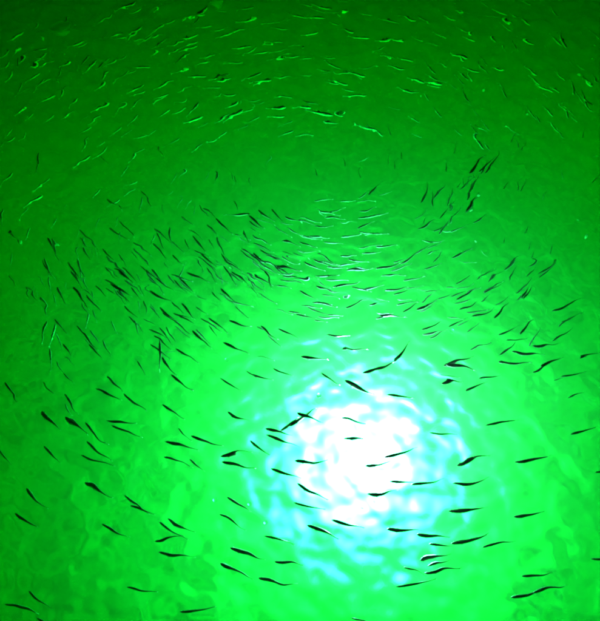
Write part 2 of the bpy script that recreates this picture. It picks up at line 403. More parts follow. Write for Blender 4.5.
FISH = [  # x, y, z, heading deg, length, bend, label
(0.329,0.276,-0.023,-170,0.124,1.0,'dark fish level, rightmost, close below glow'),
(0.502,0.480,-0.024,-173,0.121,0.4,'dark fish level, seventh in lower row, on the cyan rim of glow'),
(-0.062,0.281,-0.032,172,0.112,1.0,'dark fish level, only one, close lower left of glow'),
(0.411,0.310,-0.029,-172,0.113,1.0,'dark fish level, leftmost, close lower right of glow'),
(0.496,0.397,-0.030,-165,0.115,1.0,'dark fish tilted up right, fourth from left, on the cyan rim of glow'),
(0.641,0.250,-0.013,-162,0.111,1.0,'dark fish tilted up right, only one, midway lower right of glow'),
(-0.287,0.208,-0.014,-170,0.104,1.3,'dark fish level, rightmost, midway lower left of glow'),
(-0.151,0.353,-0.015,161,0.109,1.3,'dark fish tilted down right, rightmost, close lower left of glow'),
(0.719,0.630,-0.014,-169,0.120,1.0,'dark fish level, rightmost, close right of glow'),
(-0.357,0.351,-0.030,173,0.109,0.7,'dark fish level, third from left, midway lower left of glow'),
(0.772,0.999,-0.033,177,0.124,0.4,'dark fish level, rightmost, close upper right of glow'),
(0.520,0.565,-0.019,-171,0.114,1.0,'dark fish level, rightmost in lower row, on the cyan rim of glow'),
(0.040,0.533,-0.014,152,0.109,1.3,'dark fish tilted down right, fourth from left, on the white glow'),
(-0.180,0.306,-0.034,156,0.104,0.4,'dark fish tilted down right, second from left, close lower left of glow'),
(-0.369,0.679,-0.026,168,0.115,1.0,'dark fish level, only one, close left of glow'),
(-0.054,0.689,-0.026,159,0.114,-0.4,'dark fish tilted down right, leftmost, on the white glow'),
(0.068,0.414,-0.018,156,0.103,1.0,'dark fish tilted down right, fifth from left, on the white glow'),
(0.313,0.655,-0.016,-164,0.113,0.4,'dark fish tilted up right, rightmost, on the white glow'),
(0.142,0.441,-0.025,165,0.103,0.4,'dark fish tilted down right, seventh from left, on the white glow'),
(-0.775,0.207,-0.034,165,0.103,-0.4,'dark fish tilted down right, leftmost, far lower left of glow'),
(0.391,0.406,-0.028,177,0.101,0.7,'dark fish level, third in lower row, on the cyan rim of glow'),
(0.702,0.258,-0.015,-168,0.101,-0.4,'dark fish level, leftmost, midway lower right of glow'),
(-0.373,0.421,-0.028,151,0.105,1.3,'dark fish tilted down right, leftmost, close left of glow'),
(0.392,0.564,-0.034,-168,0.107,-0.8,'dark fish level, rightmost in lower row, on the white glow'),
(-0.631,0.633,-0.026,165,0.111,0.7,'dark fish tilted down right, leftmost in lower row, midway left of glow'),
(0.261,0.943,-0.024,-160,0.118,0.4,'dark fish tilted up right, leftmost, on the cyan rim of glow'),
(0.196,0.869,-0.019,152,0.112,1.0,'dark fish tilted down right, rightmost, on the white glow'),
(0.580,0.382,-0.023,-170,0.102,-0.4,'dark fish level, second from left, close lower right of glow'),
(0.306,0.419,-0.018,178,0.100,-0.4,'dark fish level, fifth in lower row, on the white glow'),
(0.036,0.629,-0.018,180,0.105,1.3,'dark fish level, leftmost in upper row, on the white glow'),
(0.538,0.630,-0.027,-166,0.109,-1.1,'dark fish level, rightmost in upper row, on the cyan rim of glow'),
(0.010,0.775,-0.021,-146,0.110,0.4,'dark fish tilted up right, second from left, on the white glow'),
(-0.550,0.723,-0.026,161,0.112,0.7,'dark fish tilted down right, sixth in upper row, midway left of glow'),
(-0.291,0.690,-0.026,163,0.107,0.4,'dark fish tilted down right, eighth from left, close left of glow'),
(0.253,0.529,-0.027,-174,0.101,-0.4,'dark fish level, third in lower row, on the white glow'),
(0.646,0.749,-0.029,-175,0.107,-0.8,'dark fish level, leftmost, close right of glow'),
(-0.041,0.591,-0.014,161,0.101,0.4,'dark fish tilted down right, second from left, on the white glow'),
(-0.189,0.615,-0.029,169,0.103,-0.4,'dark fish level, leftmost in lower row, on the cyan rim of glow'),
(0.029,0.489,-0.034,170,0.099,0.4,'dark fish level, leftmost in lower row, on the white glow'),
(0.724,0.964,-0.034,175,0.108,-0.8,'dark fish level, second from left, close upper right of glow'),
(-0.061,0.394,-0.031,165,0.095,-0.4,'dark fish tilted down right, fifth from left, on the cyan rim of glow'),
(-0.572,0.754,-0.022,177,0.103,0.7,'dark fish level, only one, midway left of glow'),
(0.395,0.345,-0.030,-171,0.093,-0.4,'dark fish level, fourth in lower row, on the cyan rim of glow'),
(0.680,0.465,-0.024,-171,0.097,0.4,'dark fish level, second from left, close right of glow'),
(-0.540,0.418,-0.013,156,0.097,1.3,'dark fish tilted down right, fifth in lower row, midway left of glow'),
(-0.626,0.661,-0.027,144,0.108,0.7,'dark fish tilted down right, third in lower row, midway left of glow'),
(-0.445,0.260,-0.022,170,0.090,1.0,'dark fish level, leftmost, midway lower left of glow'),
(-0.606,0.537,-0.031,152,0.100,1.0,'dark fish tilted down right, fourth in lower row, midway left of glow'),
(-0.196,0.646,-0.024,-174,0.096,0.7,'dark fish level, leftmost in upper row, on the cyan rim of glow'),
(0.673,0.296,-0.018,-176,0.089,1.0,'dark fish level, rightmost, close lower right of glow'),
(-0.475,0.990,-0.034,97,0.116,1.0,'dark fish upright, rightmost, midway upper left of glow'),
(-0.198,0.441,-0.014,152,0.092,-0.4,'dark fish tilted down right, leftmost, close lower left of glow'),
(0.079,2.127,-0.019,-14,0.131,0.5,'pale fish level, fifth in lower row, far above glow'),
(-0.640,0.715,-0.019,140,0.107,1.0,'dark fish tilted down right, second in lower row, midway left of glow'),
(0.535,0.940,-0.017,165,0.099,-0.8,'dark fish level, seventh in upper row, on the cyan rim of glow'),
(-0.490,0.495,-0.024,148,0.096,0.7,'dark fish tilted down right, sixth in lower row, midway left of glow'),
(-0.349,0.436,-0.034,154,0.093,0.4,'dark fish tilted down right, fourth from left, close left of glow'),
(0.535,0.972,-0.028,-162,0.107,0.7,'dark fish tilted up right, third from left, on the cyan rim of glow'),
(0.880,0.339,-0.019,-175,0.089,1.0,'dark fish level, rightmost, midway lower right of glow'),
(-0.794,0.516,-0.031,141,0.101,1.3,'dark fish tilted down right, fourth from left, far left of glow'),
(0.940,1.192,-0.031,-156,0.118,0.7,'dark fish tilted up right, rightmost, midway upper right of glow'),
(-0.382,0.397,-0.021,-169,0.087,1.0,'dark fish level, second from left, midway lower left of glow'),
(-0.725,0.229,-0.014,149,0.089,0.7,'dark fish tilted down right, second from left, far lower left of glow'),
(-0.378,0.626,-0.031,158,0.096,-0.4,'dark fish tilted down right, third from left, close left of glow'),
(-0.796,0.758,-0.034,139,0.107,0.4,'dark fish tilted down right, sixth from left, far left of glow'),
(-0.624,0.849,-0.025,156,0.103,0.4,'dark fish tilted down right, fourth in upper row, midway left of glow'),
(0.843,1.035,-0.027,-174,0.102,1.0,'dark fish level, leftmost, midway upper right of glow'),
(0.328,0.847,-0.033,174,0.095,-0.4,'dark fish level, fourth in upper row, on the white glow'),
(-0.031,0.327,-0.027,176,0.084,1.0,'dark fish level, second in lower row, on the cyan rim of glow'),
(0.168,1.272,-0.015,-167,0.105,-0.4,'dark fish level, third in lower row, close above glow'),
(-0.710,0.740,-0.028,145,0.102,-0.4,'dark fish tilted down right, second in upper row, midway left of glow'),
(-0.184,0.493,-0.024,150,0.088,-0.4,'dark fish tilted down right, rightmost, close left of glow'),
(-0.215,1.014,-0.016,154,0.101,-0.4,'dark fish tilted down right, sixth from left, close upper left of glow'),
(0.324,1.142,-0.025,174,0.099,-0.4,'dark fish level, sixth in lower row, close above glow'),
(0.190,1.020,-0.031,-176,0.098,-0.4,'dark fish level, fourth in upper row, on the cyan rim of glow'),
(0.247,0.619,-0.025,-169,0.089,0.7,'dark fish level, second in lower row, on the white glow'),
(-0.066,0.719,-0.012,164,0.091,0.7,'dark fish tilted down right, fourth from left, on the cyan rim of glow'),
(-0.379,0.988,-0.016,145,0.103,0.4,'dark fish tilted down right, leftmost, close upper left of glow'),
(0.051,0.977,-0.013,170,0.095,0.4,'dark fish level, second in upper row, on the cyan rim of glow'),
(-0.532,0.821,-0.022,144,0.100,0.7,'dark fish tilted down right, rightmost in upper row, midway left of glow'),
(0.342,1.006,-0.027,-128,0.106,0.4,'dark fish tilted up right, second from left, on the cyan rim of glow'),
(0.177,0.758,-0.022,167,0.089,0.4,'dark fish level, second in upper row, on the white glow'),
(-0.808,0.450,-0.035,148,0.090,0.4,'dark fish tilted down right, third from left, far left of glow'),
(0.033,0.766,-0.020,154,0.089,0.7,'dark fish tilted down right, third from left, on the white glow'),
(0.313,0.564,-0.018,175,0.083,-0.4,'dark fish level, fourth in lower row, on the white glow'),
(-0.494,1.226,-0.030,149,0.107,-0.4,'dark fish tilted down right, leftmost in bottom row, midway upper left of glow'),
(-0.030,0.753,-0.026,-138,0.089,0.7,'dark fish tilted up right, leftmost, on the white glow'),
(-0.405,0.786,-0.018,146,0.093,1.3,'dark fish tilted down right, second from left, close left of glow'),
(-0.387,0.893,-0.025,148,0.095,1.0,'dark fish tilted down right, fifth from left, close left of glow'),
(0.321,1.350,-0.015,-165,0.101,0.4,'dark fish level, seventh in upper row, close above glow'),
(0.219,1.341,-0.034,-176,0.099,-0.4,'dark fish level, fifth in upper row, close above glow'),
(-0.942,0.857,-0.017,131,0.102,1.3,'dark fish tilted down right, second from left, far left of glow'),
(-0.335,1.053,-0.014,135,0.101,1.3,'dark fish tilted down right, second from left, close upper left of glow'),
(0.894,0.723,-0.013,-166,0.089,0.4,'dark fish level, second from left, midway right of glow'),
(-0.242,2.739,-0.026,20,0.127,-0.3,'pale fish level, leftmost in upper row, outermost above glow'),
(0.179,0.693,-0.016,174,0.083,-0.8,'dark fish level, third in upper row, on the white glow'),
(-0.240,1.582,-0.021,5,0.100,0.7,'dark fish level, only one, midway upper left of glow'),
(-0.471,0.479,-0.022,164,0.081,-0.4,'dark fish tilted down right, rightmost in lower row, midway left of glow'),
(0.453,0.716,-0.031,177,0.083,0.4,'dark fish level, rightmost in upper row, on the white glow'),
(-0.777,1.221,-0.028,129,0.112,1.0,'dark fish tilted down right, leftmost, far upper left of glow'),
(-0.039,1.344,-0.033,169,0.096,1.0,'dark fish level, leftmost in upper row, close above glow'),
(0.949,0.600,-0.028,-171,0.084,-0.4,'dark fish level, rightmost, midway right of glow'),
(0.175,0.176,-0.018,167,0.071,1.0,'dark fish level, leftmost, close below glow'),
(0.841,0.964,-0.025,-155,0.096,-1.1,'dark fish tilted up right, rightmost, close upper right of glow'),
(-0.228,0.884,-0.013,151,0.089,0.7,'dark fish tilted down right, fifth from left, close upper left of glow'),
(-0.637,1.251,-0.031,142,0.105,0.7,'dark fish tilted down right, leftmost in middle row, midway upper left of glow'),
(0.341,1.317,-0.034,-176,0.094,-1.1,'dark fish level, rightmost in upper row, close above glow'),
(0.024,1.304,-0.034,-177,0.093,0.7,'dark fish level, leftmost in lower row, close above glow'),
(0.289,1.496,-0.026,-174,0.096,-1.1,'dark fish level, sixth from left, midway above glow'),
(-0.436,0.951,-0.027,131,0.094,1.0,'dark fish tilted down right, fourth in bottom row, midway upper left of glow'),
(-0.196,0.769,-0.015,152,0.083,0.7,'dark fish tilted down right, leftmost, on the cyan rim of glow'),
(-0.695,0.171,-0.021,157,0.073,0.4,'dark fish tilted down right, rightmost, far lower left of glow'),
(0.101,1.315,-0.015,-177,0.091,0.7,'dark fish level, third in upper row, close above glow'),
(0.402,0.330,-0.015,-169,0.074,-0.8,'dark fish level, fifth in lower row, on the cyan rim of glow'),
(-0.742,0.821,-0.033,127,0.093,1.3,'dark fish tilted down right, leftmost in upper row, midway left of glow'),
(0.238,2.365,-0.013,-15,0.111,-0.5,'pale fish level, fifth in upper row, far above glow'),
(-0.849,1.070,-0.032,83,0.092,-0.3,'pale fish upright, rightmost, far left of glow'),
(0.912,0.927,-0.024,-168,0.087,0.4,'dark fish level, leftmost, midway right of glow'),
(-0.610,0.891,-0.032,135,0.092,0.7,'dark fish tilted down right, fifth in upper row, midway left of glow'),
(0.410,0.377,-0.017,175,0.071,-1.1,'dark fish level, sixth in lower row, on the cyan rim of glow'),
(-0.878,1.079,-0.028,89,0.094,0.7,'dark fish upright, only one, far left of glow'),
(0.231,2.234,-0.017,-4,0.106,0.5,'pale fish level, fourth in upper row, far above glow'),
(0.133,1.073,-0.014,-179,0.085,1.3,'dark fish level, third in upper row, on the cyan rim of glow'),
(-0.123,0.667,-0.013,143,0.079,1.3,'dark fish tilted down right, second from left, on the cyan rim of glow'),
(0.718,1.087,-0.030,-153,0.093,-0.8,'dark fish tilted up right, sixth from left, close upper right of glow'),
(-0.447,2.083,-0.027,22,0.103,0.1,'pale fish tilted up right, rightmost, far upper left of glow'),
(0.202,1.184,-0.029,-158,0.089,-0.8,'dark fish tilted up right, leftmost, close above glow'),
(-0.772,0.650,-0.029,142,0.085,-0.4,'dark fish tilted down right, seventh from left, far left of glow'),
(0.348,1.257,-0.027,-170,0.089,0.7,'dark fish level, seventh in lower row, close above glow'),
(-0.280,2.115,-0.034,41,0.112,0.5,'pale fish tilted up right, leftmost, far above glow'),
(-0.203,1.112,-0.019,164,0.086,1.3,'dark fish level, leftmost, close upper left of glow'),
(-1.019,1.741,-0.032,53,0.098,-0.5,'pale fish tilted up right, fourth in fourth row, outermost upper left of glow'),
(-0.633,1.306,-0.019,139,0.101,-0.4,'dark fish tilted down right, rightmost, far upper left of glow'),
(-0.220,1.303,-0.028,137,0.096,-0.4,'dark fish tilted down right, rightmost in middle row, midway upper left of glow'),
(-0.284,1.107,-0.023,137,0.091,-0.4,'dark fish tilted down right, fourth from left, close upper left of glow'),
(0.709,1.836,-0.019,-130,0.121,-0.8,'dark fish tilted up right, only one, far above glow'),
(-0.364,1.298,-0.025,150,0.093,0.4,'dark fish tilted down right, fourth in middle row, midway upper left of glow'),
(0.636,1.153,-0.014,-158,0.089,1.0,'dark fish tilted up right, fourth from left, close upper right of glow'),
(0.463,2.259,-0.012,-33,0.107,-0.5,'pale fish tilted down right, second from left, far above glow'),
(-0.039,1.074,-0.013,154,0.084,0.7,'dark fish tilted down right, rightmost, close upper left of glow'),
(0.324,0.306,-0.032,162,0.066,-0.8,'dark fish tilted down right, rightmost, on the cyan rim of glow'),
(0.630,0.909,-0.031,-174,0.080,-1.1,'dark fish level, leftmost, close upper right of glow'),
(0.593,1.239,-0.033,-146,0.093,-0.8,'dark fish tilted up right, second from left, close upper right of glow'),
(-0.828,2.832,-0.026,47,0.123,0.5,'pale fish tilted up right, fourth in first row, outermost upper left of glow'),
(-0.286,1.531,-0.017,134,0.101,1.0,'dark fish tilted down right, third in top row, midway upper left of glow'),
(0.484,1.541,-0.025,-150,0.097,0.7,'dark fish tilted up right, rightmost, midway above glow'),
(-0.332,1.376,-0.019,134,0.097,0.7,'dark fish tilted down right, second in top row, midway upper left of glow'),
(-0.103,1.081,-0.032,143,0.085,1.3,'dark fish tilted down right, eighth from left, close upper left of glow'),
(0.379,1.192,-0.016,-171,0.083,-0.4,'dark fish level, rightmost in lower row, close above glow'),
(-0.058,0.931,-0.026,159,0.079,0.4,'dark fish tilted down right, sixth from left, on the cyan rim of glow'),
(-0.469,1.041,-0.029,143,0.087,0.7,'dark fish tilted down right, second in bottom row, midway upper left of glow'),
(0.597,1.185,-0.026,-156,0.088,-0.8,'dark fish tilted up right, third from left, close upper right of glow'),
(-0.839,0.976,-0.012,104,0.088,0.3,'pale fish upright, leftmost, far left of glow'),
(0.501,0.890,-0.026,-177,0.077,-0.4,'dark fish level, sixth in upper row, on the cyan rim of glow'),
(-1.031,1.648,-0.023,45,0.088,-0.3,'pale fish tilted up right, third in fourth row, outermost upper left of glow'),
(-0.163,1.549,-0.013,134,0.098,1.0,'dark fish tilted down right, fifth in top row, midway upper left of glow'),
(0.104,0.904,-0.029,147,0.077,1.3,'dark fish tilted down right, sixth from left, on the white glow'),
(-0.112,1.400,-0.026,152,0.088,0.7,'dark fish tilted down right, rightmost in top row, midway upper left of glow'),
(0.414,2.734,-0.035,-24,0.109,-0.3,'pale fish tilted down right, second in upper row, outermost above glow'),
(-0.458,1.149,-0.014,141,0.088,0.4,'dark fish tilted down right, third in bottom row, midway upper left of glow'),
(0.322,1.438,-0.017,-172,0.085,0.7,'dark fish level, rightmost, midway above glow'),
(-0.531,2.392,-0.031,27,0.102,0.5,'pale fish tilted up right, rightmost in third row, outermost upper left of glow'),
(-0.318,2.246,-0.034,6,0.097,-0.5,'pale fish level, leftmost in upper row, far above glow'),
(-0.252,1.226,-0.018,136,0.088,0.7,'dark fish tilted down right, fifth in middle row, midway upper left of glow'),
(-0.406,1.275,-0.030,133,0.092,-0.4,'dark fish tilted down right, third in middle row, midway upper left of glow'),
(-0.355,2.344,-0.015,25,0.100,0.1,'pale fish tilted up right, third from left, outermost above glow'),
(0.458,1.105,-0.030,-161,0.081,0.7,'dark fish tilted up right, leftmost, close upper right of glow'),
(-0.125,0.910,-0.032,162,0.076,1.3,'dark fish tilted down right, third from left, on the cyan rim of glow'),
(-0.783,2.345,-0.019,53,0.109,0.1,'pale fish tilted up right, fourth in third row, outermost upper left of glow'),
(-0.501,2.754,-0.033,24,0.107,0.5,'pale fish tilted up right, leftmost, outermost above glow'),
(-0.214,2.346,-0.022,29,0.102,-0.5,'pale fish tilted up right, rightmost, outermost above glow'),
(-0.881,1.856,-0.028,54,0.094,-0.5,'pale fish tilted up right, sixth in fourth row, outermost upper left of glow'),
(0.263,2.603,-0.024,-11,0.102,0.1,'pale fish level, seventh in upper row, outermost above glow'),
(0.158,2.135,-0.024,-10,0.094,0.1,'pale fish level, rightmost in lower row, far above glow'),
(0.445,1.187,-0.031,-151,0.084,0.7,'dark fish tilted up right, rightmost, close above glow'),
(0.497,0.913,-0.027,177,0.073,1.0,'dark fish level, fifth in upper row, on the cyan rim of glow'),
(0.176,2.784,-0.019,-2,0.103,0.5,'pale fish level, sixth in upper row, outermost above glow'),
(-0.599,2.297,-0.032,40,0.101,-0.3,'pale fish tilted up right, seventh in third row, outermost upper left of glow'),
(-0.130,1.295,-0.022,148,0.083,0.7,'dark fish tilted down right, seventh from left, close upper left of glow'),
(-0.716,2.271,-0.025,36,0.097,0.1,'pale fish tilted up right, fifth in third row, outermost upper left of glow'),
(1.239,2.318,-0.019,-60,0.104,0.1,'pale fish tilted down right, leftmost, outermost upper right of glow'),
(0.701,1.159,-0.013,-137,0.088,-0.8,'dark fish tilted up right, fifth from left, close upper right of glow'),
(-0.658,1.880,-0.014,58,0.098,-0.3,'pale fish tilted up right, leftmost, far upper left of glow'),
(0.579,0.876,-0.026,-159,0.076,-1.1,'dark fish tilted up right, rightmost, on the cyan rim of glow'),
(-0.188,2.513,-0.029,13,0.099,0.3,'pale fish level, fourth in lower row, outermost above glow'),
(0.096,1.184,-0.022,170,0.076,1.0,'dark fish level, second in lower row, close above glow'),
(-1.055,1.848,-0.026,96,0.114,-0.5,'pale fish upright, only one, outermost upper left of glow'),
(0.971,0.985,-0.021,-165,0.077,-0.8,'dark fish level, rightmost, midway upper right of glow'),
(0.890,2.744,-0.026,-9,0.099,0.1,'pale fish level, rightmost in upper row, outermost above glow'),
(-0.813,1.909,-0.033,44,0.090,-0.3,'pale fish tilted up right, seventh in fourth row, outermost upper left of glow'),
(-0.243,1.356,-0.014,144,0.085,0.7,'dark fish tilted down right, sixth in middle row, midway upper left of glow'),
(0.069,2.747,-0.020,-5,0.101,0.5,'pale fish level, fourth in upper row, outermost above glow'),
(-1.085,2.202,-0.014,43,0.093,0.5,'pale fish tilted up right, fifth in fourth row, outermost upper left of glow'),
(-0.613,1.312,-0.020,131,0.091,1.0,'dark fish tilted down right, second in middle row, midway upper left of glow'),
(0.662,1.639,-0.018,-124,0.104,-1.1,'dark fish tilted up right, leftmost, midway upper right of glow'),
(0.022,1.136,-0.014,166,0.074,1.0,'dark fish level, rightmost, close upper left of glow'),
(0.737,1.044,-0.019,-167,0.076,0.7,'dark fish level, third from left, close upper right of glow'),
(-0.768,2.641,-0.025,48,0.108,0.1,'pale fish tilted up right, fifth in first row, outermost upper left of glow'),
(-0.849,2.159,-0.028,40,0.092,-0.3,'pale fish tilted up right, rightmost in fourth row, outermost upper left of glow'),
(-0.267,2.548,-0.026,13,0.096,0.5,'pale fish level, third in lower row, outermost above glow'),
(0.030,1.225,-0.013,148,0.078,0.4,'dark fish tilted down right, leftmost, close above glow'),
(-0.689,1.004,-0.026,131,0.082,0.4,'dark fish tilted down right, third in upper row, midway left of glow'),
(0.135,1.563,-0.019,172,0.080,0.7,'dark fish level, third from left, midway above glow'),
(-0.104,2.147,-0.025,6,0.089,0.5,'pale fish level, second in lower row, far above glow'),
(1.029,2.599,-0.029,-41,0.099,0.5,'pale fish tilted down right, rightmost in upper row, outermost above glow'),
(-0.352,2.631,-0.032,27,0.100,0.3,'pale fish tilted up right, fourth from left, outermost above glow'),
(0.164,2.296,-0.014,-17,0.092,-0.3,'pale fish level, third in upper row, far above glow'),
(0.220,1.253,-0.021,166,0.074,1.0,'dark fish level, fourth in lower row, close above glow'),
(-0.916,0.640,-0.033,134,0.073,1.3,'dark fish tilted down right, leftmost, far left of glow'),
(-0.854,2.621,-0.032,27,0.096,-0.5,'pale fish tilted up right, third in first row, outermost upper left of glow'),
(0.032,1.454,-0.024,154,0.079,1.0,'dark fish tilted down right, rightmost, midway above glow'),
(-1.183,2.512,-0.021,17,0.090,-0.3,'pale fish level, leftmost, outermost upper left of glow'),
(-1.035,2.424,-0.015,38,0.093,0.1,'pale fish tilted up right, leftmost in second row, outermost upper left of glow'),
(-0.931,2.410,-0.034,59,0.104,-0.3,'pale fish tilted up right, fourth in second row, outermost upper left of glow'),
(-0.024,1.567,-0.012,155,0.081,0.4,'dark fish tilted down right, fourth from left, midway above glow'),
(0.088,1.258,-0.029,156,0.075,1.0,'dark fish tilted down right, rightmost, close above glow'),
(0.103,2.818,-0.023,-10,0.097,0.1,'pale fish level, fifth in upper row, outermost above glow'),
(-0.965,2.432,-0.017,71,0.114,-0.3,'pale fish tilted up right, third in second row, outermost upper left of glow'),
(-1.179,2.143,-0.031,52,0.090,-0.5,'pale fish tilted up right, second in fourth row, outermost upper left of glow'),
(-0.128,1.584,-0.023,138,0.087,0.4,'dark fish tilted down right, leftmost, midway above glow'),
(-0.204,2.206,-0.028,7,0.087,0.3,'pale fish level, leftmost in lower row, far above glow'),
(0.272,1.188,-0.014,-164,0.073,-0.4,'dark fish level, fifth in lower row, close above glow'),
(-0.298,2.426,-0.021,2,0.090,0.3,'pale fish level, second in lower row, outermost above glow'),
(0.302,2.416,-0.015,-2,0.090,-0.3,'pale fish level, seventh in lower row, outermost above glow'),
(-0.391,1.158,-0.025,128,0.081,-0.4,'dark fish tilted down right, seventh in bottom row, midway upper left of glow'),
(-0.705,2.400,-0.013,0,0.090,0.3,'pale fish level, second from left, outermost upper left of glow'),
(-1.162,1.769,-0.030,75,0.091,-0.5,'pale fish tilted up right, leftmost in fourth row, outermost upper left of glow'),
(0.298,1.720,-0.022,-128,0.095,-1.1,'dark fish tilted up right, fourth from left, midway above glow'),
(-0.508,2.540,-0.034,33,0.096,-0.5,'pale fish tilted up right, rightmost in second row, outermost upper left of glow'),
(0.249,1.539,-0.014,-153,0.081,-0.8,'dark fish tilted up right, second from left, midway above glow'),
(-1.020,2.567,-0.027,42,0.095,-0.3,'pale fish tilted up right, second in second row, outermost upper left of glow'),
(-0.567,2.578,-0.035,38,0.098,0.1,'pale fish tilted up right, seventh in second row, outermost upper left of glow'),
(0.576,2.305,-0.021,-16,0.087,0.3,'pale fish level, rightmost in upper row, far above glow'),
(-0.861,2.297,-0.018,50,0.094,0.5,'pale fish tilted up right, third in third row, outermost upper left of glow'),
(0.505,2.751,-0.031,-25,0.096,-0.5,'pale fish tilted down right, third in upper row, outermost above glow'),
(-0.142,1.377,-0.023,138,0.080,0.7,'dark fish tilted down right, sixth in top row, midway upper left of glow'),
(0.364,1.243,-0.019,-157,0.075,1.0,'dark fish tilted up right, second from left, close above glow'),
(0.803,0.943,-0.015,-152,0.073,0.7,'dark fish tilted up right, eighth from left, close upper right of glow'),
(-0.824,0.872,-0.013,133,0.075,-0.4,'dark fish tilted down right, fifth from left, far left of glow'),
(-0.097,2.521,-0.035,9,0.090,0.1,'pale fish level, sixth in lower row, outermost above glow'),
(-0.137,2.708,-0.014,7,0.092,0.5,'pale fish level, second in upper row, outermost above glow'),
(-0.121,2.580,-0.035,7,0.091,-0.3,'pale fish level, fifth in lower row, outermost above glow'),
(0.264,1.406,-0.017,-174,0.073,1.0,'dark fish level, sixth in upper row, close above glow'),
(-0.364,0.718,-0.031,139,0.067,1.3,'dark fish tilted down right, sixth from left, close left of glow'),
(0.384,2.599,-0.029,2,0.091,-0.5,'pale fish level, rightmost in lower row, outermost above glow'),
(-0.165,2.321,-0.028,18,0.088,0.5,'pale fish level, second in upper row, far above glow'),
(-0.524,1.961,-0.017,40,0.085,0.3,'pale fish tilted up right, second from left, far upper left of glow'),
(-0.474,2.770,-0.020,47,0.105,0.5,'pale fish tilted up right, second from left, outermost above glow'),
(-0.638,2.552,-0.015,47,0.098,0.3,'pale fish tilted up right, sixth in second row, outermost upper left of glow'),
(-0.316,1.119,-0.029,145,0.073,0.4,'dark fish tilted down right, third from left, close upper left of glow'),
(0.143,2.426,-0.016,-30,0.092,-0.3,'pale fish tilted down right, leftmost in lower row, outermost above glow'),
(0.777,1.094,-0.019,-133,0.079,-1.1,'dark fish tilted up right, seventh from left, close upper right of glow'),
(-0.032,1.458,-0.027,160,0.074,0.4,'dark fish tilted down right, third from left, midway above glow'),
(-1.305,2.610,-0.030,45,0.091,-0.3,'pale fish tilted up right, leftmost in first row, outermost upper left of glow'),
(0.120,2.072,-0.021,-7,0.081,0.1,'pale fish level, sixth in lower row, far above glow'),
(0.090,1.529,-0.022,-176,0.073,1.3,'dark fish level, second from left, midway above glow'),
(-0.343,2.327,-0.032,19,0.085,0.1,'pale fish level, leftmost in lower row, outermost above glow'),
(-0.113,1.291,-0.020,111,0.080,-0.4,'dark fish upright, only one, close upper left of glow'),
(-1.195,2.250,-0.019,41,0.082,0.5,'pale fish tilted up right, leftmost in third row, outermost upper left of glow'),
(-0.317,0.611,-0.014,142,0.062,1.3,'dark fish tilted down right, seventh from left, close left of glow'),
(0.212,2.665,-0.032,-27,0.093,-0.5,'pale fish tilted down right, leftmost in upper row, outermost above glow'),
(-0.444,1.380,-0.017,136,0.080,1.3,'dark fish tilted down right, leftmost in top row, midway upper left of glow'),
(0.387,1.173,-0.018,-145,0.073,-0.4,'dark fish tilted up right, third from left, close above glow'),
(0.803,2.417,-0.031,-62,0.101,0.3,'pale fish tilted down right, rightmost in lower row, outermost above glow'),
(-0.702,2.245,-0.028,32,0.083,0.5,'pale fish tilted up right, sixth in third row, outermost upper left of glow'),
(0.812,1.240,-0.019,-123,0.082,-1.1,'dark fish upright, rightmost, midway upper right of glow'),
(-0.027,1.308,-0.033,172,0.068,-0.4,'dark fish level, second in upper row, close above glow'),
(0.425,2.400,-0.020,-22,0.084,0.1,'pale fish tilted down right, leftmost, far above glow'),
(-0.409,1.145,-0.030,163,0.068,1.0,'dark fish tilted down right, fifth in bottom row, midway upper left of glow'),
(-0.075,2.228,-0.030,7,0.081,0.5,'pale fish level, fourth in lower row, far above glow'),
(-0.392,1.128,-0.027,146,0.071,-0.4,'dark fish tilted down right, sixth in bottom row, midway upper left of glow'),
(0.177,1.398,-0.031,-176,0.069,-0.8,'dark fish level, fourth in upper row, close above glow'),
(-0.101,2.113,-0.031,2,0.079,0.5,'pale fish level, third in lower row, far above glow'),
(0.091,1.660,-0.032,178,0.072,1.0,'dark fish level, leftmost, midway above glow'),
(-0.449,2.343,-0.023,0,0.082,-0.3,'pale fish level, rightmost, outermost upper left of glow'),
(-0.199,2.090,-0.025,37,0.084,0.5,'pale fish tilted up right, rightmost, far above glow'),
(-0.086,1.586,-0.027,129,0.082,1.3,'dark fish tilted down right, second from left, midway above glow'),
(0.142,1.604,-0.027,-157,0.074,1.0,'dark fish tilted up right, leftmost, midway above glow'),
(-0.785,1.008,-0.024,128,0.074,-0.4,'dark fish tilted down right, rightmost, far left of glow'),
(0.951,2.731,-0.021,-46,0.093,-0.5,'pale fish tilted down right, fourth in upper row, outermost above glow'),
(0.705,2.467,-0.023,-34,0.085,0.5,'pale fish tilted down right, third in lower row, outermost above glow'),
(0.804,1.246,-0.027,-118,0.080,-0.8,'dark fish upright, leftmost, midway upper right of glow'),
(1.349,2.652,-0.012,-56,0.093,0.5,'pale fish tilted down right, rightmost, outermost upper right of glow'),
(0.583,2.358,-0.034,-38,0.085,-0.5,'pale fish tilted down right, rightmost, far above glow'),
(0.260,1.608,-0.024,-159,0.074,0.7,'dark fish tilted up right, third from left, midway above glow'),
(-1.171,2.338,-0.016,49,0.083,-0.3,'pale fish tilted up right, second in third row, outermost upper left of glow'),
(-0.507,2.615,-0.031,24,0.085,-0.3,'pale fish tilted up right, rightmost in first row, outermost upper left of glow'),
(0.752,2.381,-0.019,-31,0.082,-0.3,'pale fish tilted down right, fourth in lower row, outermost above glow'),
(0.042,2.628,-0.020,8,0.084,-0.3,'pale fish level, third in upper row, outermost above glow'),
(-0.660,2.824,-0.026,43,0.095,-0.3,'pale fish tilted up right, sixth in first row, outermost upper left of glow'),
